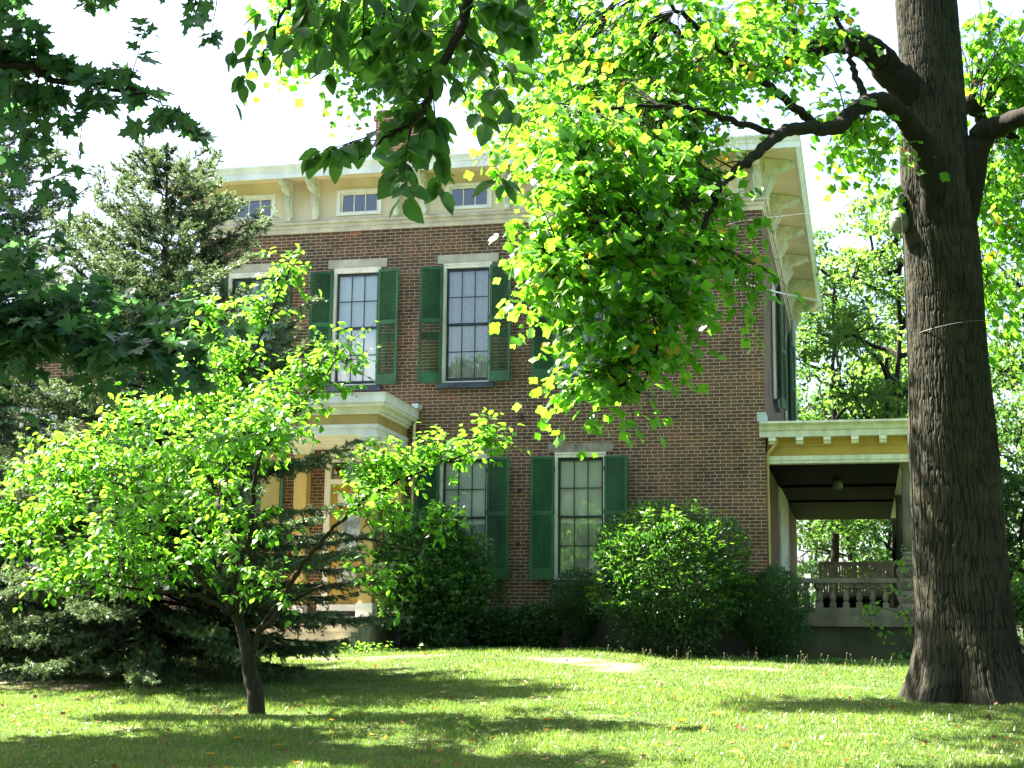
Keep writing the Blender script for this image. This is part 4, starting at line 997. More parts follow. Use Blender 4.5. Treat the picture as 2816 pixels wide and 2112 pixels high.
maple_twigs([(40, 60, 9, .3), (120, 40, 8, .3), (60, 130, 8, .3), (20, 250, 8, .3), (90, 290, 7, .3), (180, 280, 8, .3), (120, 160, 8, .3), (200, 180, 7, .3), (240, 300, 7, .3), (290, 290, 5, .3), (330, 230, 6, .3), (400, 330, 8, .3), (360, 390, 4, .3), (440, 260, 7, .3), (490, 300, 7, .3), (430, 340, 5, .3),
             (300, 90, 8, .3), (340, 60, 7, .3), (240, 20, 6, .3), (420, 20, 6, .3), (560, 30, 5, .3), (530, 45, 3, .3), (20, 340, 6, .3), (60, 380, 4, .3), (10, 420, 6, .3), (15, 480, 5, .3), (60, 510, 4, .3), (120, 540, 5, .3), (90, 570, 4, .3), (20, 560, 7, .3), (10, 640, 6, .3), (60, 250, 8, .3), (10, 10, 8, .3), (60, 10, 8, .3), (100, 100, 8, .3), (170, 230, 7, .3), (10, 180, 8, .3), (30, 90, 8, .3)], 7.4)
nn = 100
for _ in range(nn):
    x = rng.uniform(-40, 520); ylo = 720 + max(0, x - 150) * .28; yhi = 1075 - abs(x - 280) * .22
    maple_twigs([(x, rng.uniform(ylo, yhi), 5, .3)], rng.uniform(7.4, 8.8))
for _ in range(24): maple_twigs([(rng.uniform(-60, 110), rng.uniform(620, 1000), 7, .3)], 7.7)
cr_shade = Crown()  # out-of-view leaf masses, added to shade the branches and dapple the lawn
for c, r, n in [((-8.2, 8.3, 7.0), (3.4, 2.6, 1.4), 120), ((-11.6, 13.7, 5.6), (1.9, 1.0, 1.0), 90), ((-10.4, 14.6, 6.3), (.9, 1.4, .6), 34), ((-9.4, 14.2, 7.9), (1.4, 1.0, .5), 40), ((-8.5, 8.0, 4.6), (1.6, 1.8, 1.2), 40), ((-10, 2.5, 6), (4, 4.5, 4.5), 230), ((-13.5, 9, 6.5), (3.5, 4.5, 4.0), 170)]:
    for p in in_ellipsoid(n, c, r, .0):
        a = nearest(mp_, p); d = p - a; L = np.linalg.norm(d)
        if L > 1.2: a = p - d / L * 1.2
        bough(cr_shade, a, p, .01, .004, 6, .5, 6, .15 if p[0] > -9.5 and p[1] > 6 else .30)
cr.build('foliage', LF_MAPLE, MT['leaf_maple'], maple); cr.build_wood('twig_growth', MT['bark_dark'], maple)
cr_shade.build('crown', LF_MAPLE, MT['leaf_maple'], maple); cr_shade.build_wood('upper_shade_twig_growth', MT['bark_dark'], maple)

# ------------------------------------------------------------------ dogwood on the lawn
rng = np.random.default_rng(34)
DX, DY = -6.72, 16.5; dz = float(gz(DX, DY))
dog = thing('dogwood_tree', 'small multi-stemmed dogwood with glowing yellow green leaves on the lawn before the portico', 'tree', (DX, DY, dz)); dp = []
B = lambda x, y, o=0.0: at(x, y, DY + o)
limb([(DX + .03, DY, dz - .1), (DX, DY, dz + .25), B(690, 1860), B(680, 1790), B(668, 1740)], .105, .07, 'trunk', 'bark_grey', dog, store=dp, k=14, wob=.003)
st = [limb([B(668, 1745), B(640, 1680), B(600, 1630), B(560, 1580, -.1), B(500, 1530, -.2), B(420, 1480, -.4), B(320, 1440, -.5), B(200, 1400, -.5), B(60, 1370, -.6)], .045, .008, 'limb', 'bark_grey', dog, store=dp, k=8),
      limb([B(668, 1745), B(652, 1640), B(645, 1540), B(640, 1420), B(632, 1330), B(610, 1230), B(630, 1140), B(690, 1000), B(740, 870), B(795, 745)], .045, .006, 'limb', 'bark_grey', dog, store=dp, k=8),
      limb([B(690, 1800), B(720, 1730), B(770, 1650), B(830, 1560), B(910, 1460), B(1010, 1370), B(1120, 1310), B(1250, 1260), B(1362, 1210)], .040, .006, 'limb', 'bark_grey', dog, store=dp, k=8),
      limb([B(652, 1640), B(680, 1560, -.2), B(690, 1440, -.3), B(700, 1330, -.4), B(720, 1250, -.4), B(800, 1150, -.5), B(880, 1050, -.4), B(960, 945, -.3)], .045, .006, 'limb', 'bark_grey', dog, store=dp, k=8),
      limb([B(640, 1420), B(590, 1330, .3), B(520, 1240, .4), B(470, 1150, .4), B(440, 1050, .5), B(480, 960, .5), B(560, 860, .5)], .04, .006, 'limb', 'bark_grey', dog, store=dp, k=8),
      limb([B(600, 1630), B(520, 1560, -.3), B(430, 1450, -.3), B(350, 1350, -.2), B(250, 1260, -.2), B(150, 1210, -.1)], .035, .005, 'limb', 'bark_grey', dog, store=dp, k=8),
      limb([B(720, 1730), B(820, 1640, -.5), B(920, 1610, -.8), B(1010, 1600, -1.0)], .03, .005, 'limb', 'bark_grey', dog, store=dp, k=8),
      limb([B(640, 1690), B(540, 1640, -.5), B(400, 1620, -.8), B(250, 1610, -1.0), B(110, 1620, -1.1)], .03, .005, 'limb', 'bark_grey', dog, store=dp, k=8),
      limb([B(910, 1460), B(990, 1480, -.5), B(1100, 1500, -.7), B(1230, 1560, -.8)], .02, .004, 'limb', 'bark_grey', dog, store=dp, k=8),
      limb([B(645, 1540), B(620, 1450, .8), B(600, 1350, 1.3), B(640, 1260, 1.7), B(760, 1180, 2.0)], .04, .006, 'limb', 'bark_grey', dog, store=dp, k=8)]
cr = Crown()
def dog_spray(x, y, o, n, rx, ry, d3, tl=.32, nl=5):
    c = B(x, y, o); s = (DY + o) / FPX
    for p in in_ellipsoid(n, c, (rx * s, d3, ry * s), .2):
        a = nearest(dp, p); d = p - a; L = np.linalg.norm(d)
        if L > 1.1: a = p - d / L * 1.1
        a = a + np.array([0, 0, -.05])
        bough(cr, a, p, .005, .002, 6, tl, 6, .080, sag=.02, out=.36, droop=.04, hang=.35, spread=.7, tint=(0, .97), ujit=.35)
for q in [(785, 770, 0, 5, 25, 35, .1), (720, 860, 0, 8, 50, 40, .2), (650, 960, 0, 10, 70, 50, .3), (570, 870, .5, 5, 40, 30, .2), (520, 960, .5, 9, 70, 45, .4), (940, 965, -.3, 6, 35, 35, .15), (870, 1040, -.4, 9, 50, 45, .25), (780, 1110, -.4, 12, 90, 45, .4),
          (640, 1090, .2, 13, 100, 50, .6), (490, 1110, .3, 13, 120, 45, .6), (340, 1170, .1, 12, 110, 40, .5), (180, 1225, 0, 9, 80, 30, .4), (110, 1310, -.2, 10, 90, 35, .5), (280, 1300, -.2, 15, 140, 40, .6), (430, 1270, 0, 13, 130, 45, .6), (590, 1240, .2, 10, 110, 45, .6),
          (50, 1385, -.5, 8, 50, 30, .3), (200, 1400, -.5, 12, 130, 35, .5), (370, 1400, -.4, 11, 120, 30, .5), (70, 1495, -.8, 7, 70, 14, .4), (230, 1520, -.9, 11, 120, 22, .5), (400, 1525, -.9, 9, 110, 20, .5), (570, 1500, -.8, 6, 100, 20, .5), (150, 1610, -1.1, 7, 80, 14, .3), (330, 1600, -1.0, 6, 110, 14, .3),
          (720, 1230, .5, 7, 90, 35, .5), (700, 1450, -.4, 6, 110, 20, .5), (1010, 1310, 0, 9, 80, 40, .3), (1110, 1270, 0, 11, 90, 36, .3), (1230, 1250, 0, 9, 80, 28, .2), (1330, 1220, 0, 6, 40, 16, .12), (1060, 1400, -.3, 4, 90, 20, .3),
          (1230, 1430, -.3, 4, 50, 16, .2), (1010, 1590, -1, 4, 80, 14, .3), (740, 1590, -.6, 5, 110, 16, .4), (600, 1180, 2.2, 9, 150, 45, .4), (420, 1250, 1.8, 9, 150, 40, .4), (480, 1340, -1.8, 9, 170, 30, .4), (300, 1370, -1.9, 8, 140, 25, .4), (420, 1430, -2.3, 7, 160, 22, .4), (560, 1420, 1.6, 7, 150, 25, .4),
          (560, 1120, 1.6, 10, 150, 40, .5), (700, 1130, -1.5, 8, 120, 35, .5), (430, 1180, -1.4, 10, 150, 35, .5), (280, 1260, 1.5, 10, 150, 35, .5), (560, 1230, -2.4, 9, 160, 30, .5), (620, 1330, 2.4, 9, 160, 35, .5), (400, 1350, 2.6, 9, 160, 30, .5), (240, 1440, 1.8, 8, 140, 25, .5), (200, 1480, -2.0, 8, 130, 20, .5), (760, 1180, -1.6, 6, 100, 30, .4), (640, 1010, .9, 8, 90, 40, .4), (540, 1000, -1.0, 8, 100, 35, .4), (520, 1400, 3.0, 8, 180, 30, .5), (1080, 1290, 1.2, 7, 110, 30, .3), (1000, 1340, -1.3, 6, 90, 25, .3)]:
    dog_spray(*q)
cr.build('crown', LF_DOG, MT['leaf_dogwood'], dog); cr.build_wood('twig_growth', MT['bark_grey'], dog)

# ------------------------------------------------------------------ spruces
def spruce(label, x, y, ztop, rbase, seed, dens=1.0, bare=.0):
    global rng
    rng = np.random.default_rng(seed)
    z0 = float(gz(x, y)); H = ztop - z0
    root = thing('spruce_tree', label, 'tree', (x, y, z0), 'spruce trees beside the house')
    pts = smooth_path([(x, y, z0 - .2), (x + .05, y, z0 + H * .3), (x - .06, y + .05, z0 + H * .7), (x - .1, y, ztop)], 8)
    V, F = tube(pts, np.linspace(.17, .012, len(pts)), 10); wnp('trunk', V, F, MT['bark_dark'], root, None, True)
    wood = Sticks(); TP, TD, TU, TL, TT = [], [], [], [], []
    z = z0 + .55
    while z < ztop - .1:
        f = (z - z0) / H
        Lb = rbase * (1 - f) ** .58 * (.85 if f < .12 else 1) + .12
        nb = int(rng.integers(6, 9))
        for k in range(nb):
            az = rng.uniform(0, 6.283); L = Lb * rng.uniform(.65, 1.15)
            up_ = -.12 + .75 * f + rng.normal(0, .08)
            d = np.array([math.cos(az), math.sin(az), 0])
            t = np.linspace(0, 1, 9)[:, None]
            c = np.array([np.interp(z, pts[:, 2], pts[:, 0]), np.interp(z, pts[:, 2], pts[:, 1]), z])
            P = c + d * t * L + np.array([0, 0, 1]) * (up_ * t * L - (.42 - .3 * f) * L * t ** 1.5 + .25 * L * t ** 3)
            P = P + rng.normal(0, .012, P.shape) * t
            wood.add(P, np.linspace(.022 * (1 - f) + .008, .004, 9), 4)
            m = max(4, int(L / .034 * dens))
            u = rng.uniform(.18 + bare * (1 - f), 1.0, m); q = u * 8; i = np.minimum(q.astype(int), 7); fr = (q - i)[:, None]
            B_ = P[i] * (1 - fr) + P[i + 1] * fr
            ax = unit(P[-1] - P[0]); sd = np.cross(ax, [0, 0, 1.0]); sg = rng.choice([-1, 1], m)[:, None]
            D = ax * .65 + sd * sg * rng.uniform(.4, 1.1, (m, 1)) + rng.normal(0, .12, (m, 3)); D[:, 2] -= .28 - .35 * f
            tl = rng.uniform(.14, .36, m) * (1.25 - .6 * u) * (1 if f < .85 else .7)
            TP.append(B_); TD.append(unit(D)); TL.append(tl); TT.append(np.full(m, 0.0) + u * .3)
            TP.append(P[-2:-1] + 0); TD.append(ax[None] * 1.0); TL.append(np.array([.22])); TT.append(np.array([.6]))
            # second order twigs
            B2 = B_ + unit(D) * (tl * rng.uniform(.3, .8, m))[:, None]; D2 = unit(D + rng.normal(0, .6, (m, 3)))
            TP.append(B2); TD.append(D2); TL.append(tl * .6); TT.append(u * .4)
        z += rng.uniform(.15, .24) * (.62 if f < .3 else 1)
    TP.append(pts[-1:]); TD.append(np.array([[0, 0, 1.0]])); TL.append(np.array([.3])); TT.append(np.array([.6]))
    TP = np.concatenate(TP); TD = np.concatenate(TD); TL = np.concatenate(TL); TT = np.concatenate(TT)
    n = len(TP); nn = 26
    s_ = rng.uniform(0, 1, (n, nn)); a_ = rng.uniform(0, 6.283, (n, nn))
    X = unit(np.cross(TD, [0.13, .21, .97])); Y = np.cross(TD, X)
    base = TP[:, None] + TD[:, None] * (TL[:, None] * s_)[..., None]
    rad = X[:, None] * np.cos(a_)[..., None] + Y[:, None] * np.sin(a_)[..., None]
    nd_ = unit(rad * .8 + TD[:, None] * .75 + np.array([0, 0, .15]))
    ln = rng.uniform(.032, .058, (n, nn))[..., None]
    wv = unit(np.cross(nd_, rng.normal(0, 1, (n, nn, 3)))) * .0072
    V = np.stack([base - wv, base + wv, base + nd_ * ln], 2).reshape(-1, 3)
    F = np.arange(n * nn * 3).reshape(-1, 3)
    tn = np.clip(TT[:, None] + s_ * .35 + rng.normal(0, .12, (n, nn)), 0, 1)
    wnp('foliage', V, F, MT['needle'], root, np.repeat(tn.ravel(), 3))
    V, F = wood.done(); wnp('branch_wood', V, F, MT['bark_dark'], root, None, True)
    # core twigs
    return root
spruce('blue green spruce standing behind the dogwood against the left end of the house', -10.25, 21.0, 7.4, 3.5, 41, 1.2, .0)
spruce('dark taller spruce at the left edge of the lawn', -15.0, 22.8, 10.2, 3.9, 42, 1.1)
spruce('young spruce low at the right edge beside the big trunk', 2.65, 19.4, 1.1, .75, 43, 1.0)

# ------------------------------------------------------------------ shrubs against the house
def shrub(label, cx, cy, rx, ry, h, nleaf, size, mat, tmpl, seed, z0=None, name='shrub', shape=1.0, stems=7, spr=0, upright=.3, tl=.25, base=.0):
    global rng
    rng = np.random.default_rng(seed)
    zb = float(gz(cx, cy)) if z0 is None else z0
    root = thing(name, label, 'shrub', (cx, cy, zb), 'shrubs along the foundation')
    cr = Crown()
    c = np.array([cx, cy, zb + h * (.5 + base)])
    rr = np.array([rx, ry, h * (.5 - base * .6)])
    pts = in_ellipsoid(nleaf, c, rr, .35)
    nz = vnoise(pts[:, 0] * 3.1 + 40, pts[:, 2] * 3.1 + 40, seed) + .5 * vnoise(pts[:, 1] * 5 + 40, pts[:, 2] * 6 + 70, seed + 1)
    pts = c + (pts - c) * (.72 + .36 * nz)[:, None] * np.where((pts[:, 2] < c[2])[:, None], np.array([shape, shape, 1.0]), 1.0)
    pts = pts[pts[:, 2] > gz(pts[:, 0], pts[:, 1]) + .03]
    n = len(pts)
    out = unit((pts - c) / rr)
    D = out * .8 + rng.normal(0, .5, (n, 3)); D[:, 2] += upright
    U = out * .5 + np.array([0, 0, .8]) + rng.normal(0, .5, (n, 3))
    cr.leaf(pts, D, U, size * rng.uniform(.6, 1.3, n), rng.uniform(0, .85, n))
    for p in in_ellipsoid(spr, c, rr * .98, .93):
        if p[2] < c[2] - h * .2: continue
        o = unit((p - c) / rr); cr.twig(p - o * .1, o + np.array([0, 0, .35]), tl, 11, size * 1.1, droop=.1, spread=.9, thick=.003, tint=(.86, 1), hang=.1)
    for p in in_ellipsoid(max(14, nleaf // 500), c, rr, .9):
        if p[2] < c[2] - h * .25: continue
        o = unit((p - c) / rr); cr.twig(p - o * .08, o * .7 + np.array([0, 0, .8]) + rng.normal(0, .3, 3), rng.uniform(.18, .42), 10, size * .95, droop=.15, thick=.003, tint=(.3, .85), hang=.1)
    for k in range(stems):
        a = rng.uniform(0, 6.28); e = c + np.array([math.cos(a) * rx * .7, math.sin(a) * ry * .7, h * rng.uniform(-.05, .3)])
        cr.wood.add(smooth_path([(cx + .12 * math.cos(a), cy + .12 * math.sin(a), zb - .1), c + (e - c) * .4 - np.array([0, 0, h * .2]), e], 4), np.linspace(.018, .005, 9), 5)
    cr.build('foliage', tmpl, mat, root); cr.build_wood('stem_wood', MT['bark_dark'], root)
    return root
shrub('tall dark glossy bush at the right of the portico', -8.15, 28.6, 1.15, .95, 2.75, 19000, .085, MT['leaf_bush'], LF_DOG, 51, spr=120, shape=.95)
shrub('big rounded bush with bright sprigs between the right window and the porch', -3.45, 28.4, 1.48, 1.15, 2.85, 26000, .085, MT['leaf_round'], LF_SLIM, 52, spr=420, tl=.26)
shrub('small clipped flat-topped bush under the right ground floor window', -5.35, 29.2, .62, .5, 1.45, 15000, .055, MT['leaf_box'], LF_SLIM, 53, shape=.75, base=.04)
shrub('dark feathery bush in front of the porch corner', -1.75, 28.9, .80, .65, 1.72, 19000, .06, MT['leaf_box'], LF_SLIM, 54, upright=.9, shape=.9)
shrub('low dark bush between the two ground floor windows', -7.0, 29.25, .62, .5, .78, 9000, .06, MT['leaf_box'], LF_DOG, 55)
shrub('little rounded bush at the foundation left of the clipped bush', -6.15, 29.3, .48, .45, .86, 8000, .06, MT['leaf_box'], LF_DOG, 56)
shrub('low spreading shrub in deep shade at the far left', -13.2, 24.2, 1.3, .9, 1.0, 9000, .08, MT['leaf_bush'], LF_DOG, 57)
# ivy climbing the brick by the left ground floor window
rng = np.random.default_rng(58)
ivy = thing('ivy_vine', 'dark ivy creeping up the brick beside the right-hand shutter of the leaf-hidden ground floor window', 'vine', (-7.15, 29.9, .5)); cr = Crown()
vp = smooth_path([(-7.2, 29.9, .2), (-7.05, 29.92, .9), (-7.2, 29.93, 1.3), (-7.1, 29.93, 1.6)], 6)
cr.wood.add(vp, np.linspace(.012, .004, len(vp)), 5)
pp = vp[rng.integers(0, len(vp), 420)] + rng.normal(0, 1, (420, 3)) * np.array([.13, .03, .1]); pp[:, 1] = np.minimum(pp[:, 1], 29.93)
cr.leaf(pp, rng.normal(0, 1, (420, 3)) + np.array([0, -.3, -.6]), np.array([0, -1, .2]) + rng.normal(0, .3, (420, 3)), rng.uniform(.04, .08, 420), rng.uniform(0, 1, 420))
cr.build('foliage', LF_DOG, MT['leaf_bush'], ivy); cr.build_wood('stem_wood', MT['bark_dark'], ivy)

# sapling beside the big trunk
rng = np.random.default_rng(59)
sx, sy = .95, 28.9
sap = thing('sapling', 'thin pale green sapling beside the porch pedestal left of the big trunk', 'sapling', (sx, sy, float(gz(sx, sy)))); cr = Crown()
for ctrl in ([(2510, 1850), (2520, 1760), (2490, 1690), (2440, 1600), (2432, 1560)], [(2515, 1800), (2470, 1745), (2400, 1720), (2365, 1700)], [(2518, 1780), (2530, 1650), (2500, 1560), (2470, 1500)], [(2490, 1690), (2420, 1670), (2385, 1655)], [(2520, 1840), (2480, 1790), (2440, 1770)]):
    P = smooth_path([at(x, y, sy) + np.array([0, rng.uniform(-.15, .15), 0]) for x, y in ctrl], 5, .006)
    cr.wood.add(P, np.linspace(.008, .003, len(P)), 5)
    for _ in range(9):
        p = P[int(len(P) * rng.uniform(.35, .999))]
        cr.twig(p, rng.normal(0, 1, 3), .15, 3, .10, thick=.002)
cr.build('foliage', LF_DOG, MT['leaf_sapling'], sap); cr.build_wood('stem_wood', MT['bark_grey'], sap)

# ------------------------------------------------------------------ trees behind the house
def far_tree(label, x, y, ztop, rad, seed, nblob=16, nleaf=7000, size=.21, zlow=1.0, cat='tree', lean=0.0, tint=(0, 1), rt=.22, zt=None):
    global rng
    rng = np.random.default_rng(seed)
    z0 = float(gz(x, y)) if zt is None else zt
    root = thing('background_tree', label, cat, (x, y, z0), 'leafy trees standing behind the house')
    tr = smooth_path([(x, y, z0 - .3), (x + lean * .3, y, z0 + (ztop - z0) * .4), (x + lean, y, ztop - 1)], 8, .05)
    V, F = tube(tr, np.linspace(rt, .04, len(tr)), 9); wnp('trunk', V, F, MT['bark_dark'], root, None, True)
    wood = Sticks(); P = []; D = []
    for b in range(nblob):
        f = (b + .5) / nblob; zc = zlow + (ztop - zlow) * f
        prof = math.sin(math.pi * min(1, (.22 + .78 * f))) ** .6 if f < .9 else .5
        a = b * 2.4 + rng.uniform(-.5, .5); d = rad * prof * rng.uniform(.35, .8)
        c = np.array([x + lean * f + math.cos(a) * d, y + math.sin(a) * d, zc + rng.uniform(-.6, .6)])
        i = int(np.argmin(abs(tr[:, 2] - (zc - d * .5)))); s = tr[i]
        pth = smooth_path([s, (s + c) / 2 + rng.normal(0, .3, 3), c], 4, .05); wood.add(pth, np.linspace(.075, .02, len(pth)), 5)
        rb = rad * rng.uniform(.32, .5)
        for tip in in_ellipsoid(7, c, (rb, rb, rb * .7), .5):
            wood.add(smooth_path([c, (c + tip) / 2 + rng.normal(0, .15, 3), tip], 3), np.linspace(.02, .008, 7), 4)
        m = nleaf // nblob
        k = max(6, m // 22); cl = in_ellipsoid(k, c, (rb, rb, rb * .65), .35)
        q = cl[rng.integers(0, k, m)] + rng.normal(0, 1, (m, 3)) * np.array([.28, .28, .14]) * rad / 4
        P.append(q); D.append(rng.normal(0, 1, (m, 3)) + np.array([0, 0, -.4]))
    P = np.concatenate(P); D = np.concatenate(D); n = len(P)
    U = np.array([0, 0, 1.0]) + rng.normal(0, .5, (n, 3))
    V, F = leaf_mesh(LF_DIA, P, D, U, size * rng.uniform(.6, 1.3, n))
    wnp('crown', V, F, MT['leaf_far'], root, np.repeat(np.clip(rng.uniform(tint[0], tint[1], n), 0, 1), 4))
    V, F = wood.done(); wnp('branch_wood', V, F, MT['bark_dark'], root, None, True)
for (lab, px, Y, pyt, rad, n, size, zl, lean, rt, tint) in [
    ('slender tree right behind the rear corner of the house eave', 2270, 52, 700, 3.0, 9000, .19, 3.0, .3, .20, (0, .7)),
    ('dark trunked tree seen through the gap of the porch', 2330, 58, 800, 3.6, 8000, .22, 3.5, -.5, .24, (0, .4)),
    ('bright leaved tree between the eave and the big trunk', 2440, 40, 560, 2.5, 6500, .18, 5.0, .2, .14, (.4, 1)),
    ('pale green sunlit tree close against the left side of the big trunk', 2500, 47, 980, 2.6, 6500, .20, 5.0, 0, .14, (.4, 1)),
    ('tall tree at the right edge beyond the big trunk', 2800, 44, 700, 3.2, 9000, .19, .0, .5, .22, (0, .8)),
    ('low shady tree right of the big trunk base', 2740, 36, 1150, 1.9, 6500, .15, .4, 0, .12, (0, .6)),
    ('tall tree whose light green top shows over the roof right of the chimney', 1390, 62, 285, 3.6, 8000, .24, 12.0, .5, .3, (.5, 1)),
    ('shady tree filling the right part of the porch opening', 2420, 56, 1330, 3.0, 5000, .2, -1.5, .3, .16, (0, .3)),
    ('sunlit tree behind the left part of the porch opening', 2240, 64, 1300, 3.2, 3600, .2, 1.0, 0, .16, (0, .4)),
    ('far thin tree behind the porch globe lamp', 2330, 75, 1250, 3.4, 2600, .24, 2.0, 0, .3, (0, .4)),
    ('far tree filling the gap behind the right edge', 2680, 66, 900, 3.8, 8000, .24, .0, 0, .2, (.2, .9))]:
    p = at(px, pyt, Y)
    far_tree(lab, p[0], Y, p[2], rad, 60 + int(px) % 37 + int(Y), 18, int(n * 1.15), size, zl, lean=lean, rt=rt, tint=tint)

# ------------------------------------------------------------------ lamp and cables
lamp = thing('security_light', 'grey dusk-to-dawn lamp with ribbed glass bowl fixed to the left side of the big trunk', 'lamp', at(2473, 590, 19.5))
c = at(2473, 600, 19.5)
def rel(prof, nm, mat, k=20):
    mb = MB(); mb.lathe(prof, 0, 0, k); mb.V = [(c[0] + a, c[1] + b, c[2] + z) for a, b, z in mb.V]; wbuild(mb, nm, mat, lamp, True)
rel([(.0, .325), (.055, .32), (.07, .30), (.072, .13), (.085, .10), (.0, .10)], 'housing', MT['greymetal'])
rel([(.07, .10), (.10, .07), (.125, -.02), (.13, -.03), (.07, -.03)], 'reflector', MT['lampglass'], 16)
rel([(.125, -.03), (.13, -.06), (.115, -.14), (.085, -.185), (.04, -.195), (0, -.196)], 'bowl', MT['lampglass'])
mb = MB(); mb.tube([c + np.array([.05, .0, .22]), c + np.array([.25, .08, .24]), c + np.array([.5, .15, .20])], .022, 8); wbuild(mb, 'bracket_arm', MT['greymetal'], lamp, True)
def cable(label, ctrl, r, mat, cat='cable'):
    P = smooth_path(ctrl, 10); mb = MB(); mb.tube(P, r, 6)
    o = mb.build('cable', MT[mat], None, (0, 0, 0), True); tag(o, label, cat)
cable('thick pale twisted cable crossing in front of the right corner of the brick wall', [at(1790, 655, 16), at(1890, 708, 18.5), at(2000, 762, 22), at(2120, 800, 27), at(2262, 832, 38), (-1.12, 42.5, 9.5)], .014, 'cable')
cable('thin grey wire running from the lamp on the trunk to the house eave', [at(2000, 618, 28.5), at(2050, 606, 28), at(2240, 583, 25), at(2470, 540, 19.6)], .0035, 'greymetal')
cable('black wire hanging down beside the big trunk in front of the porch', [at(2478, 545, 19.35), at(2490, 800, 19.3), at(2502, 1142, 19.2), at(2507, 1300, 19.15), at(2514, 1460, 19.15), at(2525, 1600, 19.15), at(2545, 1800, 19.1)], .008, 'blackcable')
cable('thin wire tied round the big trunk halfway up', [(TX + .05 + .54 * math.cos(t), TY + .54 * math.sin(t), 4.05 + .08 * math.cos(t)) for t in np.linspace(-3.3, .2, 16)], .005, 'greymetal')

# ------------------------------------------------------------------ grass, clover, fallen leaves
rng = np.random.default_rng(77)
def in_view(n, y0, y1, pw):
    y = y0 * (y1 / y0) ** (rng.random(n) ** pw); x = rng.uniform(-.67, .16, n) * y
    return x, y
x, y = in_view(420000, 11.3, 30.0, .95)
keep = (dirt(x, y) < rng.uniform(.0, 1.8, len(x)))
bare = (np.hypot((x - DX) / .9, (y - DY) / .5) < 1) & (rng.random(len(x)) < .5)
under = (np.hypot((x + 10.3) / 2.4, (y - 21.0) / 1.8) < 1) & (rng.random(len(x)) < .8)  # blades thinned so dark soil stands in for the spruce's shade
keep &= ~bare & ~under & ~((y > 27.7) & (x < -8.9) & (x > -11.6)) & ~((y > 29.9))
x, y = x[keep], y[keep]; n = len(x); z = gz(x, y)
clump = vnoise(x * 3 + 100, y * 3 + 100, 5) * .6 + vnoise(x * .7 + 60, y * .7 + 60, 6) * .4
h = (.014 + .062 * clump ** 1.8) * rng.uniform(.6, 1.5, n) * np.where(y > 25.5, 1.25, 1.0) * (1 - .55 * dirt(x, y)); wd = .0028 * np.sqrt(y / 11) * rng.uniform(.8, 1.4, n) * 1.25
az = rng.uniform(0, 6.283, n); la = rng.uniform(0, 6.283, n); ln = rng.uniform(.2, 1.0, n) * h
wx, wy = np.cos(az) * wd, np.sin(az) * wd; lx, ly = np.cos(la) * ln, np.sin(la) * ln
V = np.stack([np.stack([x - wx, y - wy, z - .005], 1), np.stack([x + wx, y + wy, z - .005], 1), np.stack([x + lx, y + ly, z + h], 1)], 1).reshape(-1, 3)
tn = np.clip(clump * .7 + rng.normal(0, .2, n), 0, .8); tn = np.where(rng.random(n) < .05, rng.uniform(.9, 1, n), tn)
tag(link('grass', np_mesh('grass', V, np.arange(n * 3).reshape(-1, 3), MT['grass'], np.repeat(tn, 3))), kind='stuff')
# small round lawn weeds
x, y = in_view(26000, 11.3, 29.5, .9); k = dirt(x, y) < .4; x, y = x[k], y[k]
c2 = vnoise(x * 1.1 + 30, y * 1.1 + 30, 15) > .5; x, y = x[c2], y[c2]; n = len(x); z = gz(x, y)
P = np.stack([x, y, z + rng.uniform(.01, .035, n)], 1); a = rng.uniform(0, 6.28, n)
V, F = leaf_mesh(LF_DOG, P, np.stack([np.cos(a), np.sin(a), rng.uniform(-.1, .5, n)], 1), np.array([0, 0, 1.0]) + rng.normal(0, .35, (n, 3)), rng.uniform(.02, .042, n))
tag(link('lawn_weeds', np_mesh('lawn_weeds', V, F, MT['grass'], np.repeat(rng.uniform(0, .7, n), len(LF_DOG[0])))), kind='stuff')
# low ground cover in the shade along the foundation
x = rng.uniform(-9.0, 1.0, 9000); y = 28.9 - rng.random(9000) ** 1.4 * 1.3; n = len(x); z = gz(x, y); a = rng.uniform(0, 6.28, n)
hh = .03 + .12 * vnoise(x * 2 + 9, y * 2 + 9, 16) ** 2
P = np.stack([x, y, z + hh * rng.uniform(.2, 1, n)], 1)
V, F = leaf_mesh(LF_DOG, P, np.stack([np.cos(a), np.sin(a), rng.uniform(-.2, .6, n)], 1), np.array([0, 0, 1.0]) + rng.normal(0, .4, (n, 3)), rng.uniform(.03, .07, n))
tag(link('ground_cover', np_mesh('ground_cover', V, F, MT['leaf_bush'], np.repeat(rng.uniform(.2, 1, n), len(LF_DOG[0])))), kind='stuff')
# pale weeds at the foot of the steps
wx_, wy_ = -9.0, 26.75
weed = thing('weed_clump', 'pale leafy weeds growing at the right foot of the front steps', 'weeds', (wx_, wy_, float(gz(wx_, wy_)))); cr = Crown()
for _ in range(26):
    p = np.array([wx_ + rng.normal(0, .35), wy_ + rng.normal(0, .12), 0]); p[2] = gz(p[0], p[1])
    cr.twig(p, np.array([rng.normal(0, .4), rng.normal(0, .3), 1.0]), .24, 6, .075, droop=.2, thick=.003)
cr.build('foliage', LF_DOG, MT['leaf_sapling'], weed); cr.build_wood('stem_wood', MT['bark_grey'], weed)
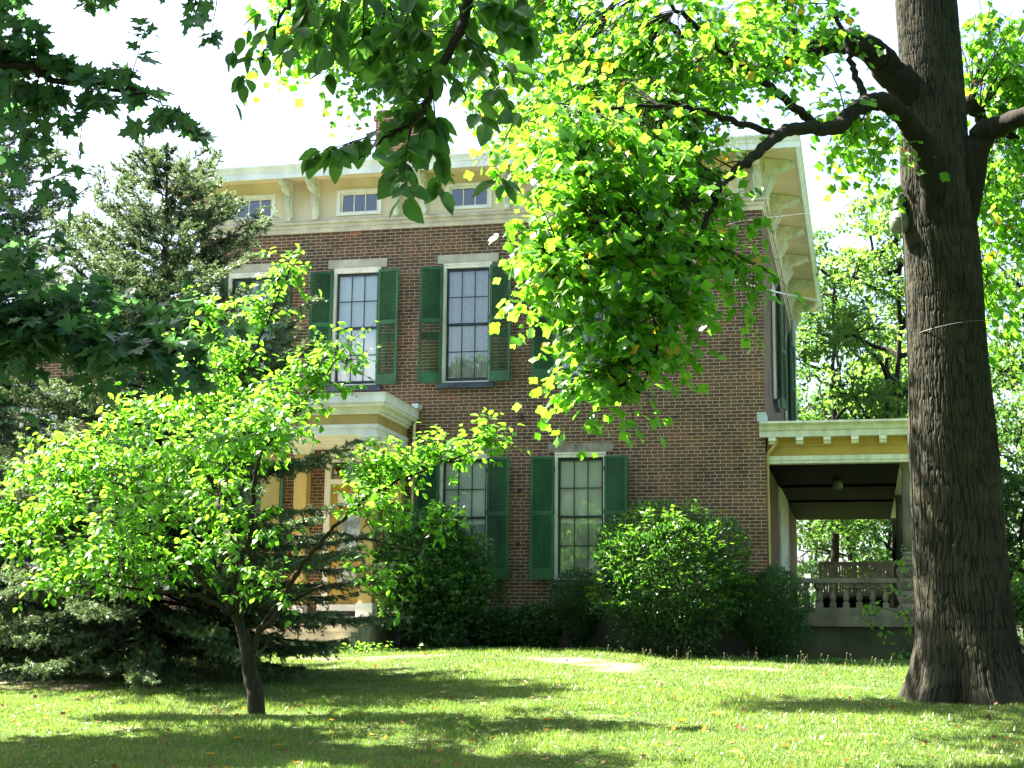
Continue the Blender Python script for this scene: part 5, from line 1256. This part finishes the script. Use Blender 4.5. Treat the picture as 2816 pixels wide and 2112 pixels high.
# seed stalks on the crest of the lawn
stk = Sticks(); P = []
for _ in range(60):
    sx_ = rng.uniform(-4.5, .6); sy_ = rng.uniform(26.2, 27.6); sz_ = float(gz(sx_, sy_)); hh = rng.uniform(.06, .24)
    t_ = np.array([sx_ + rng.normal(0, .05), sy_, sz_ + hh]); stk.add(np.array([(sx_, sy_, sz_), ((sx_ + t_[0]) / 2, sy_, sz_ + hh * .55), t_]), [.003, .0025, .002], 4)
    stk.add(np.array([t_ - [0, 0, .01], t_ + [0, 0, .004], t_ + [0, 0, .018]]), [.006, .010, .004], 5)
V, F = stk.done(); tag(link('seed_stalks', np_mesh('seed_stalks', V, F, MT['grass'], np.full(len(V), .95))), kind='stuff')
# leaf litter
x, y = in_view(900, 11.6, 27.8, 1.0); n = len(x); z = gz(x, y); a = rng.uniform(0, 6.28, n)
P = np.stack([x, y, z + .03], 1)
V, F = leaf_mesh(LF_TULIP, P, np.stack([np.cos(a), np.sin(a), rng.uniform(-.1, .4, n)], 1), np.array([0, 0, 1.0]) + rng.normal(0, .5, (n, 3)), rng.uniform(.025, .06, n))
tag(link('leaf_litter', np_mesh('leaf_litter', V, F, MT['litter'], np.repeat(rng.uniform(0, .55, n), len(LF_TULIP[0])))), kind='stuff')
FL = [np_mesh('fallen_leaf', *leaf_mesh(LF_TULIP, np.zeros((1, 3)), np.array([[0, 1, .15]]), np.array([[rng.normal(0, .3), 0, 1.0]]), np.array([.085])), MT['litter'], np.full(len(LF_TULIP[0]), t)) for t in (.95, .8, .6)]
for i, (px, py) in enumerate([(565, 2085), (510, 1985), (848, 1972), (910, 1990), (1030, 2030), (1320, 1945), (1222, 1912), (1395, 1978), (1515, 1990), (1175, 1918), (830, 2110), (1430, 2085), (1720, 2070), (1630, 2060), (1885, 1990), (760, 2060), (130, 1985), (1820, 1905), (2030, 2080), (2100, 2010), (900, 2100), (1500, 2100), (2290, 2060), (1270, 1845), (1450, 1885), (1960, 1970), (1200, 2075), (640, 2040)]):
    p = ghit(px, py)
    o = link('fallen_leaf', FL[i % 3], None, (p[0], p[1], p[2] + .035), rng.uniform(0, 6.28))
    tag(o, 'curled orange yellow fallen leaf lying on the lawn', 'leaf', 'fallen leaves on the lawn')
